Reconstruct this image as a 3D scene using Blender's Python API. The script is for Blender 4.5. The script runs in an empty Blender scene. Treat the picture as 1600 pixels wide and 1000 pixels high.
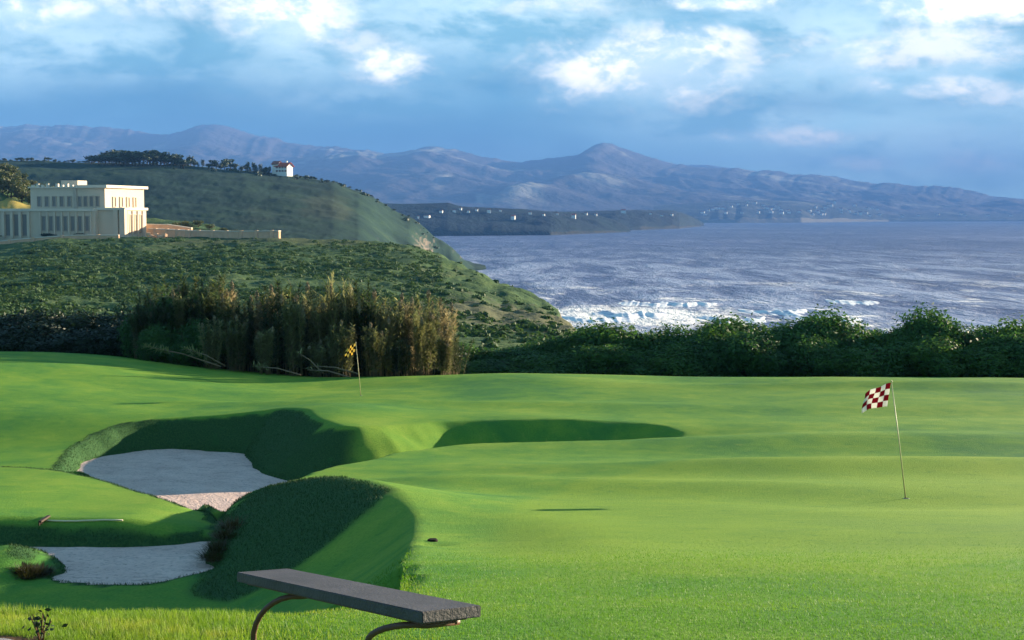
import bpy, math, random
import numpy as np
from mathutils import Vector, Matrix

random.seed(7)
rng = np.random.default_rng(11)
SC = bpy.context.scene
COL = SC.collection

# ------------------------------------------------------------------ camera, sky, sun, exposure
EYE = 45.0                       # metres above the sea
FPX = 50 / 36 * 1600
PITCH = math.atan(163 / FPX)
cam_d = bpy.data.cameras.new('camera')
cam_d.lens = 50
cam_d.sensor_width = 36
cam_d.clip_start = 0.1
cam_d.clip_end = 60000
cam = bpy.data.objects.new('camera', cam_d)
cam.location = (0, 0, EYE)
cam.rotation_euler = (math.pi / 2 - PITCH, 0, 0)
COL.objects.link(cam)
SC.camera = cam

SUN_AZ = math.radians(52)        # to the right of the viewing direction
SUN_EL = math.radians(8.8)
sun_d = bpy.data.lights.new('sun', 'SUN')
sun_d.energy = 5.0
sun_d.angle = math.radians(0.6)
sun_d.color = (1.0, 0.84, 0.59)
sun = bpy.data.objects.new('sun', sun_d)
sdir = Vector((math.sin(SUN_AZ) * math.cos(SUN_EL), math.cos(SUN_AZ) * math.cos(SUN_EL), math.sin(SUN_EL)))
sun.rotation_euler = sdir.to_track_quat('Z', 'Y').to_euler()
sun.location = (60, 30, EYE + 40)
COL.objects.link(sun)

SC.view_settings.view_transform = 'Standard'
SC.view_settings.look = 'None'
SC.view_settings.gamma = 1
SC.view_settings.use_curve_mapping = False
SC.view_settings.exposure = 2.75

SC.render.engine = 'CYCLES'
SC.cycles.use_denoising = True
SC.cycles.max_bounces = 6
SC.cycles.diffuse_bounces = 3
SC.cycles.glossy_bounces = 3
SC.cycles.transparent_max_bounces = 8
SC.cycles.volume_bounces = 1
SC.cycles.sample_clamp_indirect = 4


class NT:
    """small helper round a node tree"""
    def __init__(s, tree):
        s.t = tree
        s.n = tree.nodes
        s.l = tree.links

    def node(s, kind, **kw):
        nd = s.n.new(kind)
        for k, v in kw.items():
            setattr(nd, k, v)
        return nd

    def inp(s, sock, v):
        if isinstance(v, bpy.types.NodeSocket):
            s.l.new(v, sock)
        elif v is not None:
            if sock.type == 'RGBA' and len(v) == 3:
                v = (*v, 1)
            sock.default_value = v

    def math(s, op, a, b=None, c=None, clamp=False):
        nd = s.node('ShaderNodeMath', operation=op, use_clamp=clamp)
        s.inp(nd.inputs[0], a)
        if b is not None:
            s.inp(nd.inputs[1], b)
        if c is not None:
            s.inp(nd.inputs[2], c)
        return nd.outputs[0]

    def vmath(s, op, a, b=None, out=0):
        nd = s.node('ShaderNodeVectorMath', operation=op)
        s.inp(nd.inputs[0], a)
        if b is not None:
            s.inp(nd.inputs[1], b)
        return nd.outputs[out]

    def noise(s, vec, scale, detail=4, rough=0.55, dist=0.0, out='Fac'):
        nd = s.node('ShaderNodeTexNoise')
        s.inp(nd.inputs['Vector'], vec)
        nd.inputs['Scale'].default_value = scale
        nd.inputs['Detail'].default_value = detail
        nd.inputs['Roughness'].default_value = rough
        nd.inputs['Distortion'].default_value = dist
        return nd.outputs[out]

    def step(s, v, a, b, c=0.0, d=1.0, smooth=True):
        nd = s.node('ShaderNodeMapRange', interpolation_type='SMOOTHSTEP' if smooth else 'LINEAR')
        s.inp(nd.inputs[0], v)
        for i, q in enumerate((a, b, c, d)):
            nd.inputs[i + 1].default_value = q
        return nd.outputs[0]

    def mix(s, f, a, b, blend='MIX'):
        nd = s.node('ShaderNodeMix', data_type='RGBA', blend_type=blend)
        s.inp(nd.inputs[0], f)
        s.inp(nd.inputs[6], a)
        s.inp(nd.inputs[7], b)
        return nd.outputs[2]

    def ramp(s, f, stops):
        nd = s.node('ShaderNodeValToRGB')
        s.inp(nd.inputs[0], f)
        e = nd.color_ramp.elements
        while len(e) < len(stops):
            e.new(0.5)
        for el, (p, c) in zip(e, stops):
            el.position = p
            el.color = (*c, 1)
        return nd.outputs[0]

    def scale(s, vec, xyz):
        return s.vmath('MULTIPLY', vec, xyz)


# --- world: Nishita sky blended with a procedural cloud deck, all by direction
world = bpy.data.worlds.new('World')
SC.world = world
world.use_nodes = True
w = NT(world.node_tree)
w.n.clear()
sky = w.node('ShaderNodeTexSky', sky_type='NISHITA')
sky.sun_disc = False
sky.sun_elevation = SUN_EL
sky.sun_rotation = SUN_AZ
sky.altitude = 50
sky.air_density = 1.0
sky.dust_density = 0.6
sky.ozone_density = 3.0
tc = w.node('ShaderNodeTexCoord')
D = tc.outputs['Generated']
sep = w.node('ShaderNodeSeparateXYZ')
w.l.new(D, sep.inputs[0])
dx, dy, dz = sep.outputs
ysafe = w.math('MAXIMUM', dy, 0.05)
px = w.math('DIVIDE', dx, ysafe)
pz = w.math('DIVIDE', dz, ysafe)
comb = w.node('ShaderNodeCombineXYZ')
w.l.new(px, comb.inputs[0])
w.l.new(pz, comb.inputs[1])
P = comb.outputs[0]
front = w.step(dy, 0.1, 0.5)
# cloud structure: flattened towards the horizon
Q = w.scale(D, (1, 1, 2.6))
n1 = w.noise(Q, 5.5, 8, 0.56, 0.35)
n2 = w.noise(w.vmath('ADD', Q, (3.1, 1.7, 0.4)), 13, 7, 0.6, 0.2)
n3 = w.noise(w.vmath('ADD', w.scale(D, (1, 1, 5)), (7, 2, 0)), 4, 5, 0.5, 0.3)
wob = w.noise(w.scale(D, (1, 1, 1.6)), 16, 8, 0.62, 0.4)
wob2 = w.noise(w.scale(D, (1, 1, 1.8)), 60, 6, 0.6, 0.2)
el = w.math('ARCSINE', dz)
base = w.ramp(w.step(el, -0.02, 0.32, smooth=False), [
    (0.0, (0.08, 0.40, 0.60)), (0.14, (0.03, 0.30, 0.52)), (0.26, (0.01, 0.26, 0.48)),
    (0.45, (0.08, 0.36, 0.56)), (1.0, (0.03, 0.13, 0.30))])
nish = w.mix(1.0, sky.outputs[0], (0.80, 1.0, 1.25), 'MULTIPLY')
SKYS = 0.078
blue = w.mix(0.90, nish, w.mix(1.0, base, (3.0, 2.7, 2.25), 'MULTIPLY'))
# more pale haze to the right, deeper blue to the left
side = w.step(w.math('ARCTAN2', dx, dy), -0.10, 0.34)
low = w.step(el, 0.13, 0.0)
blue = w.mix(w.math('MULTIPLY', w.math('MULTIPLY', side, low), 0.9), blue, (3.6, 5.6, 5.4))
# soft grey-blue cloud bodies
body = w.step(n1, 0.40, 0.56)
greycol = w.mix(w.step(n2, 0.38, 0.66), (0.30, 1.0, 1.30), (1.3, 2.05, 2.2))
col = w.mix(w.math('MULTIPLY', body, w.math('MULTIPLY', w.step(el, 0.04, 0.12, 0.15, 0.9), w.step(el, 0.30, 0.70, 1.0, 0.45))), blue, greycol)
streak = w.step(n3, 0.52, 0.72)
col = w.mix(w.math('MULTIPLY', streak, w.math('MULTIPLY', side, 0.55)), col, (2.0, 2.6, 2.7))
dark = w.step(w.noise(w.vmath('ADD', w.scale(D, (1, 1, 3.5)), (1.3, 5.5, 2.0)), 6, 6, 0.55, 0.3), 0.48, 0.70)
col = w.mix(w.math('MULTIPLY', dark, 0.35), col, (0.08, 0.62, 1.00))
SOFT = [(760, 30, 210, 60, .8), (470, 60, 150, 70, .75), (150, 60, 210, 50, .55), (1330, 60, 260, 90, .8), (1030, 95, 190, 70, .7), (1450, 230, 240, 60, .7),
        (1180, 190, 220, 30, .55), (560, 150, 160, 30, .4), (330, 95, 120, 30, .4), (1560, 140, 160, 80, .5), (40, 90, 120, 50, .4)]
DEEP = [(250, 165, 330, 42, .85), (620, 215, 300, 34, .75), (40, 175, 160, 34, .7), (820, 130, 90, 26, .5), (850, 185, 150, 26, .5), (1230, 165, 160, 20, .45), (330, 60, 60, 40, .45), (1230, 30, 50, 28, .4)]


def sky_patches(lst, dist, lo, hi):
    tot = None
    for (u, v, su, sv, a) in lst:
        fy = math.cos(PITCH) * FPX + (500 - v) * math.sin(PITCH)
        fz = -math.sin(PITCH) * FPX + (500 - v) * math.cos(PITCH)
        c = ((u - 800) / fy, fz / fy, 0)
        r = w.vmath('LENGTH', w.vmath('MULTIPLY', w.vmath('SUBTRACT', P, c), (FPX / su / 1.12, FPX / sv / 1.2, 0)), out=1)
        m = w.math('MULTIPLY', w.step(w.math('ADD', r, dist), lo, hi), a)
        tot = m if tot is None else w.math('MAXIMUM', tot, m)
    return w.math('MULTIPLY', tot, front)


dsoft = w.math('ADD', w.math('MULTIPLY', w.math('SUBTRACT', wob, 0.5), 2.2), w.math('MULTIPLY', w.math('SUBTRACT', n2, 0.5), 2.2))
col = w.mix(sky_patches(DEEP, dsoft, 1.6, 0.0), col, (0.10, 0.58, 0.86))
softc = w.mix(w.step(w.math('ADD', w.math('MULTIPLY', n2, 0.6), w.math('MULTIPLY', wob, 0.4)), 0.42, 0.58), (0.75, 1.6, 1.85), (3.0, 3.7, 3.6))
col = w.mix(sky_patches(SOFT, dsoft, 1.7, 0.1), col, softc)
# individual sunlit cloud tops: azimuth / height of each, ragged by noise
BLOBS = [(1000, 108, 120, 40, 1.0), (1075, 78, 78, 30, .95), (1150, 98, 60, 26, .5), (930, 92, 60, 22, .5),
         (440, 14, 80, 26, .85), (475, 48, 62, 28, .8), (395, 40, 45, 18, .5), (604, 100, 44, 22, 1.0), (545, 68, 50, 16, .45),
         (25, 12, 46, 26, .8), (105, 8, 40, 14, .6), (1520, 10, 110, 24, 1.0), (1350, 85, 130, 26, .6), (1470, 70, 150, 24, .65), (1130, 4, 80, 10, .9),
         (1490, 136, 60, 12, .8), (1560, 150, 60, 12, .6), (1360, 130, 30, 12, .7), (1245, 213, 85, 11, .75), (1360, 255, 42, 9, .55),
         (1530, 258, 90, 16, .6), (300, -25, 150, 30, .6), (860, 5, 80, 16, .4)]
dist = w.math('MULTIPLY', w.math('SUBTRACT', wob, 0.5), 2.4)
dist = w.math('ADD', dist, w.math('MULTIPLY', w.math('SUBTRACT', wob2, 0.5), 0.9))
tot = sky_patches(BLOBS, dist, 1.6, 0.15)
creamy = w.mix(w.step(w.math('ADD', w.math('MULTIPLY', wob2, 0.35), w.math('MULTIPLY', wob, 0.65)), 0.43, 0.57), (5.4, 4.9, 4.1), (2.7, 3.2, 3.15))
col = w.mix(tot, col, creamy)
# the same deck elsewhere in the sky: scattered bright tops
rest = w.math('MULTIPLY', w.step(w.math('ADD', w.math('MULTIPLY', n1, 0.6), w.math('MULTIPLY', n2, 0.4)), 0.55, 0.66), w.math('SUBTRACT', 1.0, front))
col = w.mix(w.math('MULTIPLY', rest, 0.6), col, creamy)
bg = w.node('ShaderNodeBackground')
w.l.new(col, bg.inputs[0])
bg.inputs[1].default_value = SKYS
wo = w.node('ShaderNodeOutputWorld')
w.l.new(bg.outputs[0], wo.inputs[0])
world.cycles.sampling_method = 'MANUAL'
world.cycles.sample_map_resolution = 1024


# ------------------------------------------------------------------ helpers
def ray(u, v):
    X = (u - 800)
    Y = FPX * math.cos(PITCH) + (500 - v) * math.sin(PITCH)
    Z = -FPX * math.sin(PITCH) + (500 - v) * math.cos(PITCH)
    return X / Y, Z / Y


def at(u, v, Y):
    """point of the place seen at photograph pixel (u, v), Y metres ahead"""
    a, b = ray(u, v)
    return Vector((a * Y, Y, EYE + b * Y))


def tanv(v):
    v = np.asarray(v, float)
    Y = FPX * math.cos(PITCH) + (500 - v) * math.sin(PITCH)
    return (-FPX * math.sin(PITCH) + (500 - v) * math.cos(PITCH)) / Y


def ss(x, a, b):
    t = np.clip((x - a) / (b - a), 0, 1)
    return t * t * (3 - 2 * t)


def vnoise(x, y, scale, seed=0, octaves=4, gain=0.5):
    """value noise, roughly -1..1"""
    x = np.asarray(x, float) / scale
    y = np.asarray(y, float) / scale
    out = np.zeros(np.broadcast(x, y).shape)
    amp, tot_a = 1.0, 0.0
    for o in range(octaves):
        xi = np.floor(x).astype(np.int64)
        yi = np.floor(y).astype(np.int64)
        fx = x - xi
        fy = y - yi
        fx = fx * fx * (3 - 2 * fx)
        fy = fy * fy * (3 - 2 * fy)

        def h(a, b):
            n = (a * 374761393 + b * 668265263 + (seed + o * 17) * 1274126177) & 0x7fffffff
            n = ((n ^ (n >> 13)) * 1274126177) & 0x7fffffff
            n = n ^ (n >> 16)
            return (n & 0xffff) / 32767.5 - 1
        v = (h(xi, yi) * (1 - fx) + h(xi + 1, yi) * fx) * (1 - fy) + (h(xi, yi + 1) * (1 - fx) + h(xi + 1, yi + 1) * fx) * fy
        out += v * amp
        tot_a += amp
        amp *= gain
        x = x * 2.03 + 5.3
        y = y * 2.03 + 9.1
    return out / tot_a * 1.4


def mesh_np(name, verts, faces, mat=None, smooth=False, mat_idx=None):
    me = bpy.data.meshes.new(name)
    verts = np.asarray(verts, np.float32)
    faces = np.asarray(faces, np.int32)
    k = faces.shape[1]
    me.vertices.add(len(verts))
    me.vertices.foreach_set('co', verts.ravel())
    me.loops.add(faces.size)
    me.loops.foreach_set('vertex_index', faces.ravel())
    me.polygons.add(len(faces))
    me.polygons.foreach_set('loop_start', np.arange(0, faces.size, k, dtype=np.int32))
    if smooth:
        me.polygons.foreach_set('use_smooth', np.ones(len(faces), bool))
    for m in (mat if isinstance(mat, (list, tuple)) else [mat]):
        if m is not None:
            me.materials.append(m)
    if mat_idx is not None:
        me.polygons.foreach_set('material_index', np.asarray(mat_idx, np.int32))
    me.update(calc_edges=True)
    me.validate()
    return me


def link(name, me, parent=None, loc=None):
    o = bpy.data.objects.new(name, me)
    COL.objects.link(o)
    if parent is not None:
        o.parent = parent
    if loc is not None:
        o.location = loc
    return o


def tag(o, label=None, cat=None, group=None, kind=None):
    if label:
        o['label'] = label
    if cat:
        o['category'] = cat
    if group:
        o['group'] = group
    if kind:
        o['kind'] = kind
    return o


def empty(name, loc=(0, 0, 0), rz=0.0, label=None, cat=None, group=None):
    o = bpy.data.objects.new(name, None)
    o.empty_display_size = 0.3
    o.location = loc
    o.rotation_euler = (0, 0, rz)
    COL.objects.link(o)
    return tag(o, label, cat, group)


def copy_tree(o, parent=None):
    c = o.copy()
    COL.objects.link(c)
    if parent is not None:
        c.parent = parent
    for ch in list(o.children):
        copy_tree(ch, c)
    return c


def grid_mesh(name, X, Y, Z, mat, mask=None):
    """X, Y, Z: (rows, cols)"""
    r, c = X.shape
    V = np.stack([X, Y, Z], -1).reshape(-1, 3)
    i = np.arange(r * c).reshape(r, c)
    F = np.stack([i[:-1, :-1], i[:-1, 1:], i[1:, 1:], i[1:, :-1]], -1).reshape(-1, 4)
    if mask is not None:
        mk = mask.ravel()
        keep = mk[F].any(1)
        F = F[keep]
        used, inv = np.unique(F, return_inverse=True)
        V = V[used]
        F = inv.reshape(F.shape)
    return mesh_np(name, V, F, mat, smooth=True)


class MB:
    """collects boxes, tubes and prisms into one mesh"""
    def __init__(s):
        s.v = []
        s.f = []
        s.sm = []

    def add(s, vs, fs, smooth=False):
        b = len(s.v)
        s.v += [tuple(v) for v in vs]
        s.f += [tuple(b + i for i in f) for f in fs]
        s.sm += [smooth] * len(fs)

    def box(s, x0, x1, y0, y1, z0, z1, bev=0.0):
        vs = [(x, y, z) for z in (z0, z1) for y in (y0, y1) for x in (x0, x1)]
        s.add(vs, [(0, 2, 3, 1), (4, 5, 7, 6), (0, 1, 5, 4), (2, 6, 7, 3), (0, 4, 6, 2), (1, 3, 7, 5)])

    def hexa(s, pts):
        s.add(pts, [(0, 3, 2, 1), (4, 5, 6, 7), (0, 1, 5, 4), (1, 2, 6, 5), (2, 3, 7, 6), (3, 0, 4, 7)])

    def tube(s, pts, rad, n=8, cap=True):
        pts = [Vector(p) for p in pts]
        if not isinstance(rad, (list, tuple)):
            rad = [rad] * len(pts)
        b = len(s.v)
        prev = None
        for i, p in enumerate(pts):
            t = (pts[min(i + 1, len(pts) - 1)] - pts[max(i - 1, 0)]).normalized()
            if prev is None:
                a = t.orthogonal().normalized()
            else:
                a = (prev - t * prev.dot(t)).normalized()
            prev = a
            c = t.cross(a)
            for k in range(n):
                ang = 2 * math.pi * k / n
                s.v.append(tuple(p + (a * math.cos(ang) + c * math.sin(ang)) * rad[i]))
        for i in range(len(pts) - 1):
            for k in range(n):
                s.f.append((b + i * n + k, b + i * n + (k + 1) % n, b + (i + 1) * n + (k + 1) % n, b + (i + 1) * n + k))
                s.sm.append(True)
        if cap:
            s.f.append(tuple(b + k for k in reversed(range(n))))
            s.f.append(tuple(b + (len(pts) - 1) * n + k for k in range(n)))
            s.sm += [False, False]

    def mesh(s, name, mat, bevel=0.0):
        me = bpy.data.meshes.new(name)
        me.from_pydata(s.v, [], s.f)
        for p, q in zip(me.polygons, s.sm):
            p.use_smooth = q
        for m in (mat if isinstance(mat, (list, tuple)) else [mat]):
            me.materials.append(m)
        me.update()
        if bevel:
            import bmesh
            bm = bmesh.new()
            bm.from_mesh(me)
            bmesh.ops.bevel(bm, geom=bm.edges[:], offset=bevel, segments=2, affect='EDGES')
            bm.to_mesh(me)
            bm.free()
        return me

    def build(s, name, mat, parent=None, loc=None, bevel=0.0):
        return link(name, s.mesh(name, mat, bevel), parent, loc)


# ------------------------------------------------------------------ materials
def new_mat(name):
    m = bpy.data.materials.new(name)
    m.use_nodes = True
    t = NT(m.node_tree)
    t.n.clear()
    bs = t.node('ShaderNodeBsdfPrincipled')
    out = t.node('ShaderNodeOutputMaterial')
    t.l.new(bs.outputs[0], out.inputs[0])
    return m, t, bs, out


def simple(name, color, rough=0.8, spec=0.3, var=0.15, scale=6, bump=0.0, bscale=30):
    m, t, bs, out = new_mat(name)
    tcn = t.node('ShaderNodeTexCoord').outputs['Object']
    n = t.noise(tcn, scale, 5, 0.6)
    c0 = tuple(c * (1 - var) for c in color)
    c1 = tuple(min(1, c * (1 + var)) for c in color)
    t.l.new(t.mix(n, c0, c1), bs.inputs['Base Color'])
    bs.inputs['Roughness'].default_value = rough
    bs.inputs['Specular IOR Level'].default_value = spec
    if bump:
        bn = t.node('ShaderNodeBump')
        bn.inputs['Strength'].default_value = 1
        bn.inputs['Distance'].default_value = bump
        t.l.new(t.noise(tcn, bscale, 4, 0.6), bn.inputs['Height'])
        t.l.new(bn.outputs[0], bs.inputs['Normal'])
    return m


def bump(t, bs, height, dist):
    bn = t.node('ShaderNodeBump')
    bn.inputs['Strength'].default_value = 1
    bn.inputs['Distance'].default_value = dist
    t.l.new(height, bn.inputs['Height'])
    t.l.new(bn.outputs[0], bs.inputs['Normal'])


def pos(t):
    return t.node('ShaderNodeNewGeometry').outputs['Position']


def mat_turf():
    m, t, bs, out = new_mat('mown_turf')
    p = pos(t)
    flat = t.scale(p, (1, 1, 0))
    big = t.noise(t.scale(flat, (1, 0.6, 1)), 0.16, 4, 0.5, 0.4)
    mid = t.noise(flat, 0.8, 4, 0.6, 0.3)
    fine = t.noise(flat, 22, 3, 0.7)
    vf = t.noise(flat, 90, 2, 0.6)
    c = t.ramp(t.math('ADD', t.math('MULTIPLY', big, 0.65), t.math('MULTIPLY', mid, 0.35)), [
        (0.35, (0.044, 0.160, 0.040)), (0.45, (0.088, 0.218, 0.036)), (0.54, (0.145, 0.268, 0.036)), (0.66, (0.235, 0.330, 0.046))])
    pg = t.node('ShaderNodeAttribute', attribute_name='putting_green')
    c = t.mix(t.math('MULTIPLY', pg.outputs['Fac'], 0.5), c, (0.225, 0.320, 0.034))
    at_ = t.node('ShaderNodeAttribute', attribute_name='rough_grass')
    rough_shade_c = t.mix(t.step(fine, 0.35, 0.7), (0.020, 0.062, 0.024), (0.044, 0.100, 0.032))  # rough grass tone, with bank shade put into the colour
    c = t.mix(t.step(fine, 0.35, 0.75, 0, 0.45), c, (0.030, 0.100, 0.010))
    c = t.mix(at_.outputs['Fac'], c, rough_shade_c)
    c = t.mix(t.step(vf, 0.55, 0.8, 0, 0.4), c, (0.15, 0.20, 0.03))
    dry = t.noise(flat, 3.2, 5, 0.68, 0.5)
    c = t.mix(t.math('MULTIPLY', t.step(dry, 0.55, 0.75, 0, 0.35), t.math('SUBTRACT', 1.0, at_.outputs['Fac'])), c, (0.26, 0.30, 0.06))
    c = t.mix(t.step(dry, 0.45, 0.28, 0, 0.35), c, (0.030, 0.12, 0.03))
    t.l.new(c, bs.inputs['Base Color'])
    bs.inputs['Roughness'].default_value = 0.85
    bs.inputs['Specular IOR Level'].default_value = 0.06
    bs.inputs['Sheen Weight'].default_value = 0.0
    bs.inputs['Sheen Tint'].default_value = (0.6, 0.9, 0.2, 1)
    bump(t, bs, t.math('ADD', t.math('MULTIPLY', fine, 1.0), t.math('MULTIPLY', vf, 0.4)), 0.012)
    return m


def mat_sand():
    m, t, bs, out = new_mat('bunker_sand')
    p = pos(t)
    n = t.noise(p, 1.1, 5, 0.6)
    f = t.noise(p, 14, 4, 0.65)
    c = t.ramp(n, [(0.3, (0.54, 0.385, 0.345)), (0.7, (0.72, 0.54, 0.48))])
    c = t.mix(t.step(f, 0.5, 0.72, 0, 0.6), c, (0.20, 0.165, 0.15))
    c = t.mix(t.step(t.noise(t.scale(p, (1, 3.5, 1)), 2.6, 5, 0.7, 1.0), 0.54, 0.64, 0, 0.5), c, (0.22, 0.18, 0.17))
    t.l.new(c, bs.inputs['Base Color'])
    bs.inputs['Roughness'].default_value = 0.95
    bs.inputs['Specular IOR Level'].default_value = 0.1
    w1 = t.node('ShaderNodeTexWave', wave_type='BANDS', bands_direction='DIAGONAL')
    t.l.new(p, w1.inputs['Vector'])
    w1.inputs['Scale'].default_value = 2.2
    w1.inputs['Distortion'].default_value = 22
    w1.inputs['Detail'].default_value = 6
    bump(t, bs, t.math('ADD', t.math('MULTIPLY', w1.outputs['Fac'], 0.22), t.math('ADD', n, f)), 0.05)
    return m


def mat_leaf(name, cols, trans=0.25, spec=0.25, tint=(1.4, 1.5, 0.7)):
    """cols: (dark, mid, light) leaf albedo; each plant a little different"""
    m, t, bs, out = new_mat(name)
    oi = t.node('ShaderNodeObjectInfo').outputs['Random']
    p = pos(t)
    n = t.noise(p, 1.4, 3, 0.6)
    n2 = t.noise(p, 9, 2, 0.6)
    f = t.math('ADD', t.math('ADD', t.math('MULTIPLY', n, 0.5), t.math('MULTIPLY', n2, 0.35)), t.math('MULTIPLY', oi, 0.16))
    c = t.ramp(f, [(0.32, cols[0]), (0.50, cols[1]), (0.70, cols[2])])
    t.l.new(c, bs.inputs['Base Color'])
    bs.inputs['Roughness'].default_value = 0.6
    bs.inputs['Specular IOR Level'].default_value = spec
    tr = t.node('ShaderNodeBsdfTranslucent')
    t.l.new(t.mix(1.0, c, tint, 'MULTIPLY'), tr.inputs[0])
    mx = t.node('ShaderNodeMixShader')
    mx.inputs[0].default_value = trans
    t.l.new(bs.outputs[0], mx.inputs[1])
    t.l.new(tr.outputs[0], mx.inputs[2])
    t.l.new(mx.outputs[0], out.inputs[0])
    return m


def mat_hill(name, cols, cliff, patch=None, s1=0.02, s2=0.15, tan_at=None, bumpd=0.8):
    m, t, bs, out = new_mat(name)
    g = t.node('ShaderNodeNewGeometry')
    p = g.outputs['Position']
    a = t.noise(p, s1, 6, 0.6, 0.5)
    b = t.noise(t.scale(p, (1, 0.6, 1)), s2, 5, 0.65, 0.3)
    f = t.math('ADD', t.math('MULTIPLY', a, 0.5), t.math('MULTIPLY', b, 0.5))
    c = t.ramp(f, [(0.36, cols[0]), (0.47, cols[1]), (0.56, cols[2]), (0.66, cols[3])])
    if patch is not None:
        pn = t.noise(t.scale(p, (1, 0.5, 1)), patch[0], 4, 0.6, 0.6)
        c = t.mix(t.step(pn, patch[1], patch[1] + 0.1, 0, patch[3]), c, patch[2])
    if tan_at is not None:
        # dry grass round one spot of the headland
        (cx, cy, rx, ry, tc_, amt) = tan_at
        q = t.vmath('MULTIPLY', t.vmath('SUBTRACT', p, (cx, cy, 0)), (1 / rx, 1 / ry, 0))
        r = t.vmath('LENGTH', q, out=1)
        mk = t.step(t.math('ADD', r, t.math('MULTIPLY', t.math('SUBTRACT', b, 0.5), 1.6)), 1.25, 0.55, 0, amt)
        c = t.mix(mk, c, tc_)
    sn = t.node('ShaderNodeSeparateXYZ')
    t.l.new(g.outputs['True Normal'], sn.inputs[0])
    steep = t.step(t.math('ADD', sn.outputs[2], t.math('MULTIPLY', t.math('SUBTRACT', b, 0.5), 0.25)), cliff[1], cliff[2], 1.0, 0.0)
    c = t.mix(steep, c, t.mix(b, tuple(x * 0.6 for x in cliff[0]), cliff[0]))
    t.l.new(c, bs.inputs['Base Color'])
    bs.inputs['Roughness'].default_value = 0.95
    bs.inputs['Specular IOR Level'].default_value = 0.05
    bump(t, bs, t.math('ADD', b, t.noise(p, s2 * 5, 4, 0.6)), bumpd)
    return m


M = {}
M['turf'] = mat_turf()
M['sand'] = mat_sand()
M['blade'] = mat_leaf('grass_blade', ((0.07, 0.16, 0.02), (0.16, 0.25, 0.03), (0.36, 0.34, 0.08)), 0.35)
M['shadeshag'] = mat_leaf('lip_grass_shade', ((0.018, 0.052, 0.020), (0.028, 0.074, 0.024), (0.050, 0.085, 0.03)), 0.02, 0.05)  # lip grass, darkened in colour to stand for bank shade
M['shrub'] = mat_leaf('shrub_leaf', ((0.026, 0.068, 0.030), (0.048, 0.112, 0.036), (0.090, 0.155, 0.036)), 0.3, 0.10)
M['darkshrub'] = mat_leaf('dark_shade_leaf', ((0.008, 0.017, 0.010), (0.012, 0.026, 0.013), (0.028, 0.045, 0.018)), 0.08)  # near-black leaf; on the left hedge it stands for cane shade
M['cane'] = mat_leaf('cane_leaf', ((0.085, 0.112, 0.050), (0.20, 0.22, 0.105), (0.40, 0.39, 0.22)), 0.58, 0.2, (1.15, 1.1, 0.85))
M['canegreen'] = mat_leaf('cane_green_leaf', ((0.024, 0.048, 0.024), (0.065, 0.098, 0.045), (0.17, 0.19, 0.10)), 0.42, 0.2, (1.15, 1.2, 0.8))
M['canedry'] = mat_leaf('cane_dry_leaf', ((0.13, 0.125, 0.065), (0.28, 0.255, 0.145), (0.46, 0.41, 0.26)), 0.58, 0.2, (1.15, 1.05, 0.95))
M['stalk'] = simple('cane_stalk', (0.20, 0.14, 0.08), 0.6, 0.3, 0.4, 3)
M['plume'] = simple('cane_plume', (0.24, 0.19, 0.12), 0.9, 0.1, 0.3, 5)
M['bark'] = simple('bark', (0.07, 0.055, 0.042), 0.9, 0.1, 0.3, 8, 0.02)
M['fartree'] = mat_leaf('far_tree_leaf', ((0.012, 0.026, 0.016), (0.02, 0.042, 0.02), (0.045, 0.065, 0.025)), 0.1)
M['olivetree'] = mat_leaf('olive_tree_leaf', ((0.03, 0.05, 0.02), (0.075, 0.085, 0.028), (0.17, 0.15, 0.05)), 0.2)
M['scrub'] = mat_leaf('scrub_leaf', ((0.026, 0.056, 0.030), (0.044, 0.084, 0.036), (0.080, 0.112, 0.048)), 0.2, 0.05)

# ------------------------------------------------------------------ the golf course
_py = np.array([-60, -20, 0, 3, 7, 9, 12, 15, 20, 25.6, 30, 33, 38, 46, 55, 60, 66, 72, 78, 85, 100, 130])
_ph = np.array([-1.2, -1.4, -1.62, -1.76, -2.09, -2.42, -2.93, -3.45, -4.3, -5.1, -5.6, -5.92, -6.3, -6.7, -7.0, -7.22, -7.57, -8.2, -8.95, -9.35, -9.6, -10])
_ty = np.arange(-60, 130, 0.25)
_th = np.interp(_ty, _py, _ph)
_k = np.exp(-0.5 * (np.arange(-12, 13) * 0.25 / 0.9) ** 2)
_th = np.convolve(np.pad(_th, 12, mode='edge'), _k / _k.sum(), 'valid')


def prof(Y):
    return np.interp(Y, _ty, _th)


def plan(pts):
    """(u, v, Y) of the photograph -> plan X, Y"""
    return np.array([(ray(u, v)[0] * Y, Y) for (u, v, Y) in pts])


def sdf(X, Y, poly):
    """signed distance to a closed polygon, positive inside"""
    X = np.asarray(X, float)
    Y = np.asarray(Y, float)
    d2 = np.full(X.shape, 1e9)
    ins = np.zeros(X.shape, bool)
    n = len(poly)
    for i in range(n):
        ax, ay = poly[i]
        bx, by = poly[(i + 1) % n]
        ex, ey = bx - ax, by - ay
        t = np.clip(((X - ax) * ex + (Y - ay) * ey) / (ex * ex + ey * ey + 1e-12), 0, 1)
        d2 = np.minimum(d2, (X - ax - t * ex) ** 2 + (Y - ay - t * ey) ** 2)
        c = ((ay > Y) != (by > Y)) & (X < (bx - ax) * (Y - ay) / (by - ay + 1e-12) + ax)
        ins ^= c
    d = np.sqrt(d2)
    return np.where(ins, d, -d)


def smooth_poly(pts, it=2):
    p = np.asarray(pts, float)
    for _ in range(it):
        q = np.roll(p, -1, 0)
        p = np.stack([p * 0.75 + q * 0.25, p * 0.25 + q * 0.75], 1).reshape(-1, 2)
    return p


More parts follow.
